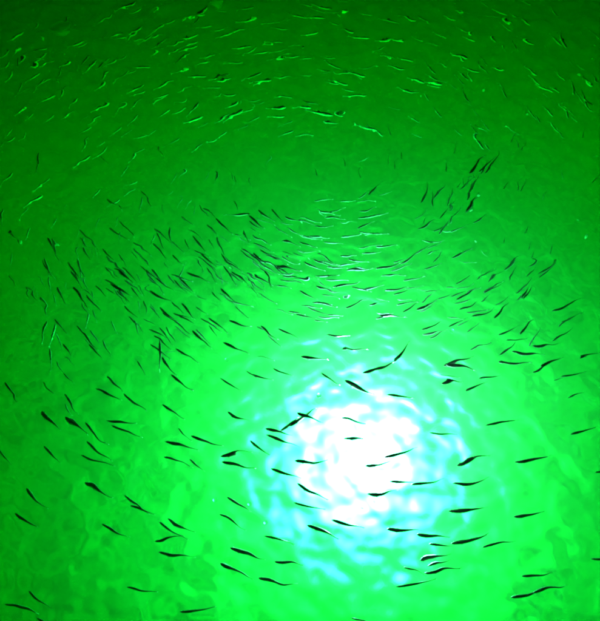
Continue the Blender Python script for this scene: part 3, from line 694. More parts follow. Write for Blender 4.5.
(-0.529,0.942,-0.022,122,0.069,-0.4,'dark fish upright, only one, midway left of glow'),
(0.184,1.655,-0.016,-176,0.070,0.4,'dark fish level, fourth from left, midway above glow'),
(-0.545,1.178,-0.033,108,0.075,1.0,'dark fish upright, leftmost, midway upper left of glow'),
(-0.929,2.714,-0.013,47,0.091,-0.5,'pale fish tilted up right, second in first row, outermost upper left of glow'),
(0.471,2.473,-0.019,-26,0.082,0.1,'pale fish tilted down right, second in lower row, outermost above glow'),
(0.256,1.582,-0.033,-167,0.070,0.7,'dark fish level, fifth from left, midway above glow'),
(-0.870,2.467,-0.032,62,0.095,0.5,'pale fish tilted up right, fifth in second row, outermost upper left of glow'),
(-0.293,1.222,-0.017,133,0.071,1.3,'dark fish tilted down right, rightmost in bottom row, midway upper left of glow'),
(-0.165,1.533,-0.017,141,0.074,0.7,'dark fish tilted down right, fourth in top row, midway upper left of glow'),
(-0.230,1.302,-0.026,143,0.070,1.0,'dark fish tilted down right, seventh in middle row, midway upper left of glow'),
]
SMALL = [  # x, y, z, heading deg, length, bend, flashing
(-0.114,2.454,-0.017,13,0.080,0.1,1),(-1.135,1.578,-0.031,96,0.085,0.3,1),(-0.499,2.278,-0.014,31,0.079,0.5,1),(0.755,2.646,-0.019,-33,0.084,-0.5,1),
(0.683,1.556,-0.019,-147,0.076,0.7,0),(-0.653,1.016,-0.013,123,0.070,0.7,0),(-0.318,1.305,-0.018,124,0.074,1.0,0),(0.553,1.256,-0.014,174,0.062,-1.1,0),
(-0.077,2.340,-0.023,5,0.077,0.5,1),(-0.258,2.788,-0.017,22,0.085,0.1,1),(-1.196,1.968,-0.016,55,0.075,-0.5,1),(-0.481,1.473,-0.020,107,0.082,1.3,0),
(-0.585,1.152,-0.013,140,0.069,1.0,0),(-0.097,2.660,-0.019,0,0.081,0.3,1),(-0.289,2.647,-0.022,19,0.082,0.3,1),(-0.981,2.121,-0.031,41,0.074,-0.5,1),
(0.528,1.518,-0.021,-148,0.073,0.7,0),(-0.447,2.686,-0.030,22,0.082,0.3,1),(-0.575,2.119,-0.013,50,0.080,0.5,1),(-1.055,1.597,-0.033,68,0.071,-0.5,1),
(-0.747,0.794,-0.025,126,0.063,1.3,0),(-0.413,2.471,-0.014,25,0.079,-0.5,1),(-0.071,1.327,-0.028,125,0.070,1.3,0),(-0.425,1.169,-0.014,136,0.067,1.0,0),
(1.164,2.580,-0.023,-65,0.092,-0.5,1),(-0.383,2.275,-0.015,5,0.074,0.1,1),(0.256,1.692,-0.012,-141,0.074,0.7,0),(0.896,0.844,-0.014,-159,0.060,-1.1,0),
(-0.665,1.242,-0.020,149,0.067,1.0,0),(-0.844,2.426,-0.024,37,0.077,-0.3,1),(-1.119,2.323,-0.034,37,0.074,-0.5,1),(-0.009,1.150,-0.025,165,0.060,-0.4,0),
(-0.381,2.665,-0.026,17,0.078,0.5,1),(-0.684,1.321,-0.017,131,0.072,1.0,0),(-1.124,2.427,-0.016,36,0.074,0.3,1),(-1.163,2.471,-0.033,63,0.086,-0.5,1),
(1.220,2.161,-0.019,-62,0.078,0.1,1),(0.772,1.325,-0.033,-121,0.075,-0.8,0),(0.918,1.121,-0.018,-138,0.068,-1.1,0),(0.259,2.409,-0.023,-8,0.073,0.1,1),
(-0.290,2.177,-0.029,30,0.073,0.5,1),(0.947,2.813,-0.034,-34,0.080,0.1,1),(-0.563,1.099,-0.028,110,0.067,-0.4,0),(-0.033,2.462,-0.020,3,0.074,0.5,1),
(0.513,1.664,-0.014,-94,0.082,-0.4,0),(0.465,1.595,-0.031,-139,0.073,0.4,0),(-0.831,2.588,-0.018,21,0.074,-0.3,1),(-0.720,2.592,-0.023,21,0.075,-0.3,1),
(-1.275,2.361,-0.012,62,0.080,0.3,1),(0.576,2.408,-0.025,-62,0.088,0.5,1),(1.014,2.375,-0.023,-60,0.081,0.1,1),(0.560,1.229,-0.012,-158,0.062,-0.4,0),
(1.044,2.133,-0.013,-62,0.077,0.5,1),(-0.420,1.326,-0.014,-114,0.065,0.7,0),(-0.153,0.910,-0.012,146,0.056,1.0,0),(0.589,2.561,-0.016,-18,0.074,0.1,1),
(0.640,2.634,-0.022,-36,0.078,-0.3,1),(-0.058,1.995,-0.014,31,0.071,-0.3,1),(-0.888,2.026,-0.025,49,0.070,-0.5,1),(-0.993,2.553,-0.015,31,0.073,-0.5,1),
(1.017,2.314,-0.018,-55,0.076,-0.5,1),(-0.720,1.647,-0.020,49,0.064,-0.5,1),(0.550,1.587,-0.013,-126,0.075,-0.8,0),(-0.594,2.212,-0.024,31,0.070,0.1,1),
(-0.342,1.589,-0.026,135,0.070,-0.4,0),(-0.766,2.026,-0.032,58,0.074,0.5,1),(-0.784,2.811,-0.030,29,0.076,0.1,1),(-0.714,1.141,-0.021,110,0.066,1.0,0),
(-0.669,1.748,-0.035,39,0.063,-0.5,1),(-0.794,0.940,-0.023,125,0.061,0.4,0),(-0.664,2.676,-0.033,52,0.084,-0.5,1),(0.768,2.783,-0.023,-29,0.075,-0.3,1),
(-0.739,1.123,-0.025,90,0.061,-0.5,1),(0.951,2.680,-0.034,-48,0.078,-0.5,1),(-0.700,2.082,-0.020,59,0.074,0.1,1),(-0.644,2.512,-0.030,40,0.074,0.5,1),
(-0.801,2.466,-0.019,50,0.076,-0.3,1),(-0.714,2.013,-0.024,47,0.068,-0.5,1),(0.571,2.731,-0.019,-44,0.079,0.3,1),(-0.833,1.209,-0.013,124,0.065,1.0,0),
(-0.162,1.241,-0.021,118,0.062,-0.4,0),(-0.198,1.480,-0.015,113,0.069,1.3,0),(0.699,2.330,-0.032,-62,0.079,0.3,1),(-0.758,0.898,-0.017,136,0.057,0.4,0),
(0.510,1.215,-0.015,-159,0.056,0.7,0),(-0.612,1.629,-0.025,88,0.072,1.0,0),(0.355,2.526,-0.016,32,0.076,0.1,1),(0.394,2.488,-0.024,-34,0.071,-0.5,1),
(1.018,2.777,-0.025,-44,0.075,0.1,1),(-0.610,2.710,-0.015,33,0.072,-0.3,1),(-0.656,1.987,-0.025,21,0.060,0.3,1),(0.864,0.912,-0.030,-158,0.053,1.0,0),
(1.045,2.724,-0.024,-41,0.072,0.5,1),(0.441,2.590,-0.030,-16,0.067,0.5,1),(0.579,2.279,-0.014,-16,0.062,0.1,1),(0.479,2.090,-0.027,-40,0.065,0.5,1),
(-0.513,2.199,-0.032,34,0.064,0.5,1),(-1.022,1.497,-0.019,81,0.062,0.3,1),(-0.051,1.551,-0.019,169,0.055,-0.4,0),(0.575,1.664,-0.027,-103,0.073,-0.4,0),
(-1.058,2.094,-0.034,56,0.065,0.5,1),(1.139,2.354,-0.029,-58,0.070,0.5,1),(0.495,1.412,-0.027,-160,0.056,0.7,0),(-1.207,2.018,-0.032,65,0.065,0.1,1),
(-0.791,1.315,-0.031,105,0.064,0.4,0),(0.164,2.128,-0.031,-23,0.062,-0.5,1),(-0.808,1.317,-0.012,117,0.064,1.0,0),(-0.513,2.143,-0.032,22,0.061,-0.5,1),
(0.703,2.742,-0.026,-24,0.067,0.1,1),(0.023,1.496,-0.043,161,0.055,0.4,0),(0.771,2.594,-0.021,-31,0.065,-0.3,1),(-0.859,2.082,-0.031,53,0.064,0.3,1),
(-0.695,1.806,-0.018,64,0.064,0.3,1),(-0.417,1.915,-0.013,49,0.063,0.3,1),(-0.772,0.969,-0.041,143,0.054,-0.4,0),(-0.281,1.490,-0.055,145,0.058,0.4,0),
(0.509,1.395,-0.037,-136,0.060,-1.1,0),(-1.311,2.422,-0.022,65,0.071,-0.3,1),(-0.565,1.246,-0.021,124,0.058,-0.4,0),(0.531,2.596,-0.029,-10,0.063,0.3,1),
(-0.870,1.215,-0.037,106,0.059,0.4,0),(0.708,2.463,-0.015,-7,0.061,0.3,1),(-0.569,1.916,-0.027,113,0.075,0.7,0),(-0.326,2.001,-0.028,38,0.060,-0.3,1),
(0.028,2.373,-0.027,-3,0.061,0.3,1),(-0.440,1.019,-0.058,-177,0.047,1.3,0),(1.201,2.798,-0.021,-67,0.079,0.5,1),(-0.660,2.614,-0.022,22,0.062,-0.5,1),
(-1.218,2.281,-0.022,86,0.078,-0.3,1),(-0.213,1.476,-0.053,155,0.054,1.3,0),(-0.368,1.976,-0.035,35,0.058,-0.5,1),(-1.054,1.373,-0.020,92,0.058,-0.4,0),
(-0.605,1.400,-0.030,125,0.060,0.4,0),(-0.168,1.513,-0.026,137,0.056,1.0,0),(-0.294,1.383,-0.058,138,0.055,1.3,0),(-0.328,1.450,-0.021,114,0.060,0.7,0),
(-0.935,1.293,-0.044,120,0.060,1.0,0),(0.626,2.431,-0.032,-25,0.059,0.1,1),(0.833,1.324,-0.026,-135,0.057,1.0,0),(1.290,2.331,-0.035,-77,0.071,0.1,1),
(0.032,2.840,-0.027,-22,0.065,0.5,1),(-0.964,1.233,-0.033,119,0.057,1.0,0),(-0.334,1.517,-0.033,123,0.058,0.4,0),(-0.817,1.472,-0.042,89,0.058,1.3,0),
(-0.735,1.226,-0.021,107,0.055,-0.4,0),(-0.008,1.281,-0.031,151,0.048,-0.4,0),(0.920,1.963,-0.056,-105,0.072,-0.8,0),(-0.284,1.317,-0.052,-83,0.055,-0.4,0),
(0.114,2.381,-0.035,-4,0.056,-0.3,1),(0.664,1.327,-0.035,-98,0.055,-0.8,0),(-0.662,1.693,-0.028,38,0.049,0.3,1),(0.819,2.458,-0.015,-65,0.068,0.1,1),
(1.110,2.162,-0.020,-59,0.057,0.1,1),(-0.460,1.792,-0.025,56,0.055,-0.4,0),(0.258,1.874,-0.032,17,0.052,-0.4,0),(-0.350,1.224,-0.045,145,0.048,0.7,0),
(1.249,2.413,-0.023,-57,0.059,-0.3,1),(-0.025,2.560,-0.033,15,0.057,0.3,1),(1.070,2.845,-0.014,-42,0.061,0.3,1),(0.083,1.604,-0.053,148,0.050,0.4,0),
(0.673,1.778,-0.055,-105,0.065,0.7,0),(-0.278,1.779,-0.058,99,0.063,0.4,0),(0.882,2.413,-0.034,-28,0.054,-0.3,1),(-0.373,2.797,-0.020,-8,0.058,0.1,1),
(0.024,2.443,-0.017,4,0.054,-0.3,1),(0.876,2.599,-0.026,-57,0.064,0.5,1),(1.140,2.082,-0.015,-60,0.055,0.3,1),(-0.573,1.184,-0.050,110,0.050,1.3,0),
(-0.611,2.011,-0.015,50,0.053,0.1,1),(-0.498,1.773,-0.036,64,0.054,0.4,0),(-0.840,1.525,-0.046,91,0.054,0.7,0),(-0.948,1.261,-0.058,110,0.052,0.4,0),
(-0.795,1.692,-0.030,62,0.050,0.3,1),(0.480,1.999,-0.027,-26,0.049,0.3,1),(1.099,2.272,-0.027,-46,0.052,0.1,1),(-0.234,2.029,-0.016,41,0.052,-0.3,1),
(1.206,1.892,-0.035,-173,0.048,-0.8,0),(-0.822,1.409,-0.048,104,0.053,0.7,0),(-0.516,1.179,-0.033,128,0.047,1.3,0),(-0.543,1.456,-0.026,77,0.049,1.3,0),
(0.858,1.739,-0.042,-110,0.059,1.0,0),(0.857,1.399,-0.028,-111,0.052,0.7,0),(-0.925,1.537,-0.015,75,0.048,0.3,1),(0.875,1.739,-0.050,-121,0.059,0.4,0),
(-0.697,1.557,-0.040,91,0.052,-0.4,0),(0.236,1.823,-0.056,-86,0.058,-1.1,0),(0.852,1.453,-0.037,-106,0.052,1.0,0),(-0.366,1.783,-0.033,73,0.054,-0.4,0),
(0.861,1.526,-0.051,-120,0.053,0.4,0),(0.203,2.877,-0.029,-5,0.053,-0.5,1),(-1.128,2.085,-0.013,53,0.048,-0.3,1),(1.173,1.772,-0.037,-129,0.058,0.7,0),
(-0.259,1.764,-0.029,106,0.056,0.7,0),(-0.416,1.444,-0.022,112,0.048,0.7,0),(0.386,1.853,-0.051,-101,0.056,-0.8,0),(0.885,2.008,-0.057,-103,0.060,1.0,0),
(-0.330,1.768,-0.049,91,0.054,0.7,0),(0.407,1.892,-0.023,-92,0.056,-1.1,0),(-0.585,1.310,-0.036,118,0.046,1.0,0),(-0.811,1.943,-0.016,44,0.044,0.1,1),
(-0.246,1.631,-0.026,118,0.049,-0.4,0),(-0.468,1.661,-0.045,68,0.047,1.3,0),(-0.524,1.123,-0.052,147,0.040,0.4,0),(0.161,2.713,-0.034,-23,0.050,0.5,1),
(-0.764,1.545,-0.032,86,0.047,-0.4,0),(-0.407,1.626,-0.035,-98,0.049,1.3,0),(0.596,1.708,-0.022,-108,0.052,-0.8,0),(0.875,2.853,-0.023,-54,0.056,-0.3,1),
(0.818,1.735,-0.051,-126,0.052,-0.4,0),(-0.488,1.362,-0.038,127,0.044,1.3,0),(-0.898,2.087,-0.025,56,0.046,-0.5,1),(-0.127,1.867,-0.023,58,0.048,0.7,0),
(0.176,1.845,-0.021,-82,0.053,-1.1,0),(0.691,1.794,-0.039,-107,0.054,-1.1,0),(0.969,1.707,-0.058,-110,0.053,-1.1,0),(-0.543,1.261,-0.050,148,0.040,0.4,0),
(0.646,1.767,-0.037,-90,0.051,0.4,0),(0.203,1.375,-0.035,-169,0.037,0.7,0),(-0.672,1.484,-0.031,93,0.046,1.0,0),(-0.438,1.659,-0.052,66,0.045,0.4,0),
(0.583,1.824,-0.022,-99,0.053,0.4,0),(-0.915,1.644,-0.055,87,0.046,0.4,0),(0.886,1.951,-0.026,-87,0.052,-0.4,0),(0.914,2.526,-0.028,-60,0.051,0.1,1),
(-0.526,1.617,-0.034,104,0.047,0.7,0),(-0.935,1.366,-0.027,109,0.043,0.7,0),(-0.723,1.315,-0.048,107,0.042,1.3,0),(0.651,2.006,-0.018,-48,0.042,0.1,1),
(-0.848,1.281,-0.059,94,0.040,-0.4,0),(0.375,2.038,-0.047,-78,0.051,-1.1,0),(0.478,1.570,-0.029,-111,0.045,-0.4,0),(0.364,1.878,-0.058,-96,0.050,-1.1,0),
(-0.513,1.713,-0.053,56,0.040,1.3,0),(0.938,1.449,-0.044,-114,0.044,-0.8,0),(0.717,2.167,-0.028,-35,0.039,0.3,1),(0.864,2.274,-0.019,-53,0.043,0.1,1),
(0.735,2.113,-0.018,-67,0.045,-0.5,1),(0.691,1.422,-0.055,116,0.036,-0.4,0),(0.066,1.803,-0.029,-74,0.045,0.7,0),(-0.798,1.884,-0.044,120,0.048,0.4,0),
(-0.196,1.776,-0.056,89,0.045,0.4,0),(0.924,1.421,-0.029,-103,0.041,-0.4,0),(1.206,2.462,-0.030,-75,0.049,-0.3,1),(0.661,2.272,-0.012,-48,0.041,-0.3,1),
(0.627,1.742,-0.031,-123,0.043,-0.4,0),(0.581,1.644,-0.025,-105,0.042,-0.8,0),(1.041,1.788,-0.026,-95,0.043,-1.1,0),(0.629,1.944,-0.051,-99,0.046,-0.4,0),
(0.759,1.469,-0.025,-102,0.039,-0.8,0),(-0.761,1.419,-0.052,111,0.037,1.3,0),(1.170,2.003,-0.032,-110,0.046,-0.8,0),(0.366,1.767,-0.049,-111,0.036,1.0,0),
(-0.974,2.207,-0.048,69,0.064,-0.3,1),(-0.228,2.531,-0.035,44,0.096,0.8,1),(-0.510,1.486,-0.020,135,0.101,0.8,0),(0.484,1.350,-0.027,-155,0.076,0.3,0),
(0.054,1.347,-0.023,157,0.088,0.8,0),(-0.158,1.278,-0.035,144,0.083,-0.3,0),(0.039,1.178,-0.030,178,0.080,0.5,0),(0.088,2.803,-0.031,-19,0.077,0.3,1),
(-1.057,2.368,-0.033,85,0.096,0.5,1),(0.523,2.236,-0.036,-52,0.078,0.3,1),(0.258,1.649,-0.018,-176,0.071,-0.3,0),(-0.885,2.412,-0.016,55,0.064,0.3,1),
(0.618,1.159,-0.022,-172,0.078,0.8,0),(-0.880,1.951,-0.033,83,0.076,0.3,1),(0.910,1.363,-0.043,-142,0.105,0.8,0),(1.059,2.282,-0.040,-40,0.082,0.3,1),
(-0.900,1.424,-0.049,121,0.109,0.3,0),(0.111,1.219,-0.019,164,0.066,-0.3,0),(-0.921,1.350,-0.031,109,0.100,-0.3,0),(0.604,1.112,-0.050,-142,0.072,-0.3,0),
(-0.057,2.076,-0.033,42,0.080,0.3,1),(0.334,1.697,-0.031,-156,0.061,0.5,0),(-1.134,2.288,-0.017,69,0.087,-0.3,1),(0.492,1.462,-0.025,179,0.085,0.5,0),
(1.002,2.105,-0.032,-83,0.072,0.8,1),(-0.793,1.337,-0.035,116,0.095,0.3,0),(0.870,2.244,-0.020,-71,0.083,0.8,1),(-0.322,1.340,-0.031,131,0.091,0.5,0),
(-0.010,2.773,-0.035,-23,0.096,-0.3,1),(-0.594,1.664,-0.032,124,0.098,0.5,0),(0.187,2.372,-0.029,0,0.069,0.3,1),(-0.802,1.294,-0.029,123,0.101,0.5,0),
(-0.902,1.184,-0.047,119,0.097,0.5,0),(-0.563,2.512,-0.022,40,0.076,0.8,1),(0.264,1.273,-0.044,-168,0.087,0.8,0),(-0.865,2.356,-0.036,73,0.083,0.5,1),
(-0.558,1.331,-0.019,139,0.072,0.8,0),(0.294,1.218,-0.039,155,0.053,-0.3,0),(-0.703,1.399,-0.015,135,0.077,0.3,0),(0.580,1.205,-0.032,-165,0.077,0.5,0),
(-0.527,2.464,-0.016,47,0.097,0.8,1),(-0.583,1.403,-0.050,129,0.107,-0.3,0),(-0.753,2.381,-0.049,48,0.068,-0.3,1),(-0.402,1.084,-0.046,144,0.086,-0.3,0),
(-0.690,2.643,-0.040,46,0.070,0.8,1),(0.713,2.346,-0.016,-55,0.071,0.3,1),(0.004,1.397,-0.018,152,0.074,0.5,0),(-0.498,2.555,-0.014,34,0.082,0.5,1),
(0.603,1.601,-0.042,-131,0.110,-0.3,0),(0.456,1.432,-0.047,-146,0.069,-0.3,0),(-0.407,1.100,-0.019,139,0.090,0.3,0),(-0.650,1.517,-0.032,136,0.100,0.8,0),
(0.685,1.251,-0.017,-151,0.080,-0.3,0),(-0.754,1.173,-0.042,126,0.069,0.8,0),(-0.847,1.230,-0.034,127,0.084,0.3,0),(0.280,2.036,-0.021,-23,0.082,0.5,1),
(-0.513,1.414,-0.025,128,0.094,0.5,0),(0.575,1.129,-0.046,-153,0.067,0.8,0),(-1.179,2.436,-0.050,57,0.094,0.5,1),(1.197,2.232,-0.032,-73,0.066,-0.3,1),
(-0.587,1.441,-0.047,140,0.093,0.3,0),(-0.038,1.327,-0.049,176,0.064,0.8,0),(-0.184,1.388,-0.030,142,0.098,0.3,0),(-0.453,2.138,-0.017,61,0.099,0.8,1),
(0.410,1.267,-0.036,-167,0.073,0.3,0),(0.770,2.053,-0.029,-60,0.061,0.3,1),(0.702,2.484,-0.037,-48,0.086,-0.3,1),(0.478,1.075,-0.038,-156,0.073,-0.3,0),
(-0.193,1.320,-0.047,146,0.065,-0.3,0),(-0.699,2.175,-0.016,59,0.078,0.8,1),(-0.063,2.476,-0.018,9,0.057,0.3,1),(-0.161,1.308,-0.042,138,0.096,-0.3,0),
(-0.673,1.325,-0.038,141,0.063,0.5,0),(-0.535,1.300,-0.022,126,0.104,-0.3,0),(-1.155,2.012,-0.050,83,0.075,0.8,1),(0.713,1.205,-0.031,-145,0.072,0.3,0),
(0.595,1.407,-0.014,-149,0.101,0.8,0),(-0.122,1.093,-0.042,154,0.064,0.3,0),(-1.025,2.250,-0.021,78,0.085,0.8,1),(-0.038,1.400,-0.018,152,0.057,0.8,0),
(0.405,1.389,-0.023,-141,0.099,0.3,0),(-0.049,2.747,-0.046,20,0.064,-0.3,1),(-0.175,2.177,-0.022,28,0.062,0.3,1),(-0.426,1.262,-0.021,131,0.083,0.8,0),
(1.219,2.195,-0.020,-53,0.071,-0.3,1),(-0.030,1.280,-0.026,166,0.091,-0.3,0),(1.126,2.146,-0.047,-83,0.094,0.5,1),(-0.328,2.086,-0.028,35,0.083,0.8,1),
(0.137,1.243,-0.048,161,0.081,0.5,0),(0.065,1.162,-0.029,163,0.085,0.8,0),(-0.057,1.259,-0.020,163,0.062,-0.3,0),(-0.264,1.239,-0.046,152,0.062,0.5,0),
(-0.487,2.709,-0.019,67,0.081,-0.3,1),(0.182,1.559,-0.048,178,0.075,0.8,0),(-0.598,2.209,-0.036,51,0.088,0.5,1),(0.135,1.342,-0.026,174,0.080,-0.3,0),
(0.883,2.034,-0.046,-42,0.075,0.5,1),(0.545,1.141,-0.035,171,0.057,-0.3,0),(-0.132,1.431,-0.024,149,0.092,0.8,0),(0.623,1.260,-0.049,-157,0.070,0.8,0),
(-0.134,1.430,-0.035,148,0.062,0.8,0),(0.306,2.035,-0.032,-38,0.088,0.8,1),(-0.681,1.376,-0.050,132,0.103,0.3,0),(0.589,1.691,-0.040,-126,0.078,-0.3,0),
(-0.763,1.447,-0.030,125,0.073,0.5,0),(-0.358,1.403,-0.014,150,0.070,0.3,0),(0.766,1.837,-0.025,-125,0.108,0.3,0),(-0.803,1.454,-0.044,124,0.100,0.5,0),
(0.590,1.296,-0.015,-149,0.074,0.3,0),(0.241,2.366,-0.029,-40,0.078,0.3,1),(-0.710,1.040,-0.015,131,0.095,0.5,0),(-0.725,1.195,-0.026,137,0.100,0.8,0),
(-0.438,2.438,-0.045,19,0.059,0.3,1),(-0.115,0.985,-0.044,167,0.066,0.8,0),(0.077,1.497,-0.047,174,0.084,0.8,0),(-0.714,1.635,-0.019,141,0.094,0.3,0),
(0.292,1.146,-0.032,-162,0.072,0.8,0),(-0.181,1.408,-0.033,152,0.081,0.5,0),(0.414,1.307,-0.044,-168,0.088,0.5,0),(0.224,1.343,-0.023,169,0.054,-0.3,0),
(-0.431,1.576,-0.048,141,0.080,0.8,0),(0.691,1.757,-0.046,-117,0.126,0.5,0),(0.543,1.117,-0.021,-150,0.079,0.3,0),(-0.671,1.277,-0.028,151,0.065,-0.3,0),
(-0.915,1.337,-0.033,123,0.098,-0.3,0),(-0.249,1.370,-0.026,136,0.071,0.3,0),(1.190,2.296,-0.047,-90,0.118,0.5,1),(-0.442,1.071,-0.016,123,0.072,0.8,0),
(1.195,2.579,-0.031,-76,0.112,0.3,1),(-0.597,1.268,-0.039,139,0.098,0.8,0),(-1.245,2.479,-0.040,70,0.103,-0.3,1),(0.807,1.281,-0.042,-132,0.109,0.8,0),
(0.463,1.079,-0.035,-175,0.081,0.3,0),(1.234,1.949,-0.017,-92,0.069,-0.3,1),(-0.332,1.062,-0.023,129,0.087,0.5,0),(0.290,1.158,-0.044,174,0.056,-0.3,0),
(0.709,1.316,-0.047,-138,0.080,0.8,0),(-0.566,1.111,-0.032,132,0.093,-0.3,0),(-0.056,1.324,-0.026,141,0.068,-0.3,0),(-0.648,1.330,-0.045,126,0.094,0.8,0),
(-0.264,1.368,-0.015,124,0.085,0.8,0),(0.388,2.488,-0.037,-30,0.067,0.5,1),(-0.750,1.241,-0.033,139,0.077,-0.3,0),(-0.897,1.268,-0.039,103,0.070,-0.3,0),
(-0.062,1.519,-0.045,142,0.083,0.3,0),(0.698,1.275,-0.049,-152,0.091,0.3,0),(1.216,2.212,-0.014,-89,0.105,0.8,1),(-0.484,1.071,-0.030,151,0.082,-0.3,0),
(0.945,1.136,-0.030,-157,0.085,-0.3,0),(0.136,1.302,-0.040,173,0.089,0.3,0),(-0.240,1.212,-0.045,135,0.096,0.8,0),(0.048,1.482,-0.026,165,0.074,0.8,0),
(0.086,1.281,-0.047,147,0.066,0.5,0),(0.244,1.444,-0.034,-172,0.058,0.8,0),(-0.372,1.444,-0.022,128,0.090,0.3,0),(0.543,1.530,-0.034,-128,0.083,-0.3,0),
(-0.469,1.004,-0.034,140,0.093,0.3,0),(0.870,1.374,-0.044,-154,0.076,-0.3,0),(-1.342,2.506,-0.042,49,0.070,-0.3,1),(0.975,2.564,-0.032,-80,0.091,0.3,1),
(-0.020,1.515,-0.029,151,0.079,0.5,0),(0.454,1.249,-0.045,179,0.065,0.8,0),(-0.423,1.302,-0.033,161,0.089,0.8,0),(-1.277,2.526,-0.030,65,0.077,0.5,1),
(-0.402,1.255,-0.037,144,0.076,-0.3,0),(0.447,1.185,-0.046,-149,0.067,0.3,0),(-0.392,1.495,-0.044,135,0.070,0.3,0),(-0.953,1.237,-0.045,136,0.088,-0.3,0),
(-0.338,1.362,-0.026,138,0.098,0.3,0),(0.802,1.238,-0.035,-137,0.090,0.8,0),(0.009,2.171,-0.043,-3,0.084,0.3,1),(0.714,2.236,-0.033,-79,0.103,0.3,1),
(0.102,2.399,-0.035,-18,0.063,-0.3,1),(0.602,1.531,-0.032,-156,0.086,0.5,0),(0.581,2.137,-0.021,-55,0.070,0.3,1),(-0.115,1.327,-0.027,143,0.076,0.5,0),
(0.684,1.329,-0.042,-142,0.090,0.5,0),(0.087,1.352,-0.019,151,0.085,0.3,0),(0.908,1.350,-0.048,-133,0.111,0.3,0),(-0.329,1.512,-0.024,132,0.064,-0.3,0),
(0.100,1.377,-0.025,146,0.086,0.5,0),(-0.911,1.431,-0.024,125,0.092,0.5,0),(-0.297,1.081,-0.017,126,0.057,0.5,0),(-0.076,1.367,-0.036,144,0.058,-0.3,0),
(-0.483,1.274,-0.020,137,0.096,0.8,0),(0.504,1.454,-0.043,-150,0.083,-0.3,0),(-0.622,1.222,-0.030,122,0.073,0.8,0),(0.503,2.323,-0.032,-24,0.082,0.3,1),
(0.734,1.961,-0.025,-70,0.085,0.8,1),(0.031,1.547,-0.029,159,0.077,-0.3,0),(-0.115,1.370,-0.039,157,0.090,0.8,0),(0.597,1.273,-0.050,-154,0.083,0.8,0),
(0.766,1.952,-0.043,-72,0.067,0.3,1),(-0.286,1.304,-0.039,150,0.073,-0.3,0),(0.660,1.748,-0.033,-136,0.097,0.8,0),(-0.483,2.751,-0.015,41,0.083,0.8,1),
(-0.804,1.501,-0.043,135,0.107,0.3,0),(-0.085,1.378,-0.033,155,0.093,0.8,0),(0.617,2.317,-0.021,-30,0.059,0.3,1),(0.472,1.242,-0.023,-165,0.067,0.3,0),
(0.751,1.843,-0.029,-136,0.112,0.3,0),(0.372,1.359,-0.040,-157,0.095,0.5,0),(-0.190,2.317,-0.021,8,0.068,-0.3,1),(-0.143,1.471,-0.038,148,0.090,0.8,0),
(-1.235,2.696,-0.035,79,0.084,0.5,1),(0.621,1.038,-0.049,-158,0.088,-0.3,0),(1.144,2.152,-0.049,-74,0.082,-0.3,1),(0.034,1.432,-0.048,168,0.090,0.8,0),
(-0.742,1.075,-0.016,133,0.075,0.8,0),(-0.914,2.749,-0.049,57,0.097,0.5,1),(-0.116,1.227,-0.041,151,0.080,0.5,0),(0.254,1.492,-0.017,167,0.075,0.3,0),
(-1.067,1.479,-0.016,131,0.090,-0.3,0),(-1.258,2.439,-0.015,93,0.086,-0.3,1),(-0.507,1.160,-0.042,132,0.078,0.5,0),(0.780,1.378,-0.048,-140,0.090,0.5,0),
(0.374,1.218,-0.046,175,0.063,-0.3,0),(-0.763,2.175,-0.049,54,0.066,-0.3,1),(-0.816,1.332,-0.021,127,0.094,0.5,0),(-0.705,1.241,-0.017,133,0.074,-0.3,0),
(-0.785,1.401,-0.015,127,0.072,0.5,0),(0.124,2.468,-0.016,-9,0.073,0.8,1),(1.057,2.054,-0.034,-64,0.069,0.3,1),(0.455,1.222,-0.045,-143,0.067,-0.3,0),
(-0.215,1.484,-0.024,157,0.070,0.3,0),(-0.149,1.362,-0.044,138,0.074,-0.3,0),(0.752,2.035,-0.027,-44,0.065,-0.3,1),(-0.650,1.107,-0.046,117,0.072,0.5,0),
(0.214,1.379,-0.030,166,0.085,0.3,0),(-0.777,2.633,-0.046,60,0.100,0.3,1),(0.742,2.362,-0.044,-54,0.066,0.3,1),(-0.533,1.316,-0.019,138,0.074,0.5,0),
(0.124,1.455,-0.023,171,0.074,0.5,0),(-0.454,1.449,-0.047,135,0.078,-0.3,0),(-0.298,1.102,-0.021,141,0.077,0.5,0),(0.400,2.152,-0.025,-23,0.059,0.8,1),
(-0.055,1.170,-0.042,165,0.070,0.8,0),(-0.515,1.277,-0.031,135,0.101,0.5,0),(0.720,2.036,-0.044,-76,0.090,0.5,1),(-0.514,1.450,-0.017,113,0.081,0.5,0),
(0.046,1.568,-0.047,161,0.087,-0.3,0),(0.016,2.004,-0.032,10,0.079,0.3,1),(0.618,1.384,-0.050,-170,0.085,-0.3,0),(0.207,2.270,-0.026,-18,0.066,0.8,1),
(0.292,1.580,-0.015,-165,0.096,0.5,0),(0.901,1.071,-0.014,-147,0.093,0.5,0),(-0.719,1.048,-0.050,134,0.059,0.5,0),(-0.035,1.384,-0.042,163,0.068,0.8,0),
(0.139,2.287,-0.017,-8,0.058,0.8,1),(0.078,1.189,-0.023,177,0.069,0.8,0),(-0.404,1.271,-0.038,137,0.086,0.5,0),(0.006,1.432,-0.050,142,0.061,0.3,0),
(-0.151,1.370,-0.021,135,0.089,-0.3,0),(0.674,1.322,-0.029,-140,0.082,0.8,0),(0.100,1.150,-0.046,179,0.085,0.5,0),(-0.169,1.279,-0.028,121,0.083,0.5,0),
(-0.700,1.058,-0.031,126,0.085,0.8,0),(0.670,1.652,-0.044,-126,0.115,-0.3,0),(0.106,1.363,-0.036,168,0.076,0.3,0),(0.976,2.135,-0.032,-69,0.096,-0.3,1),
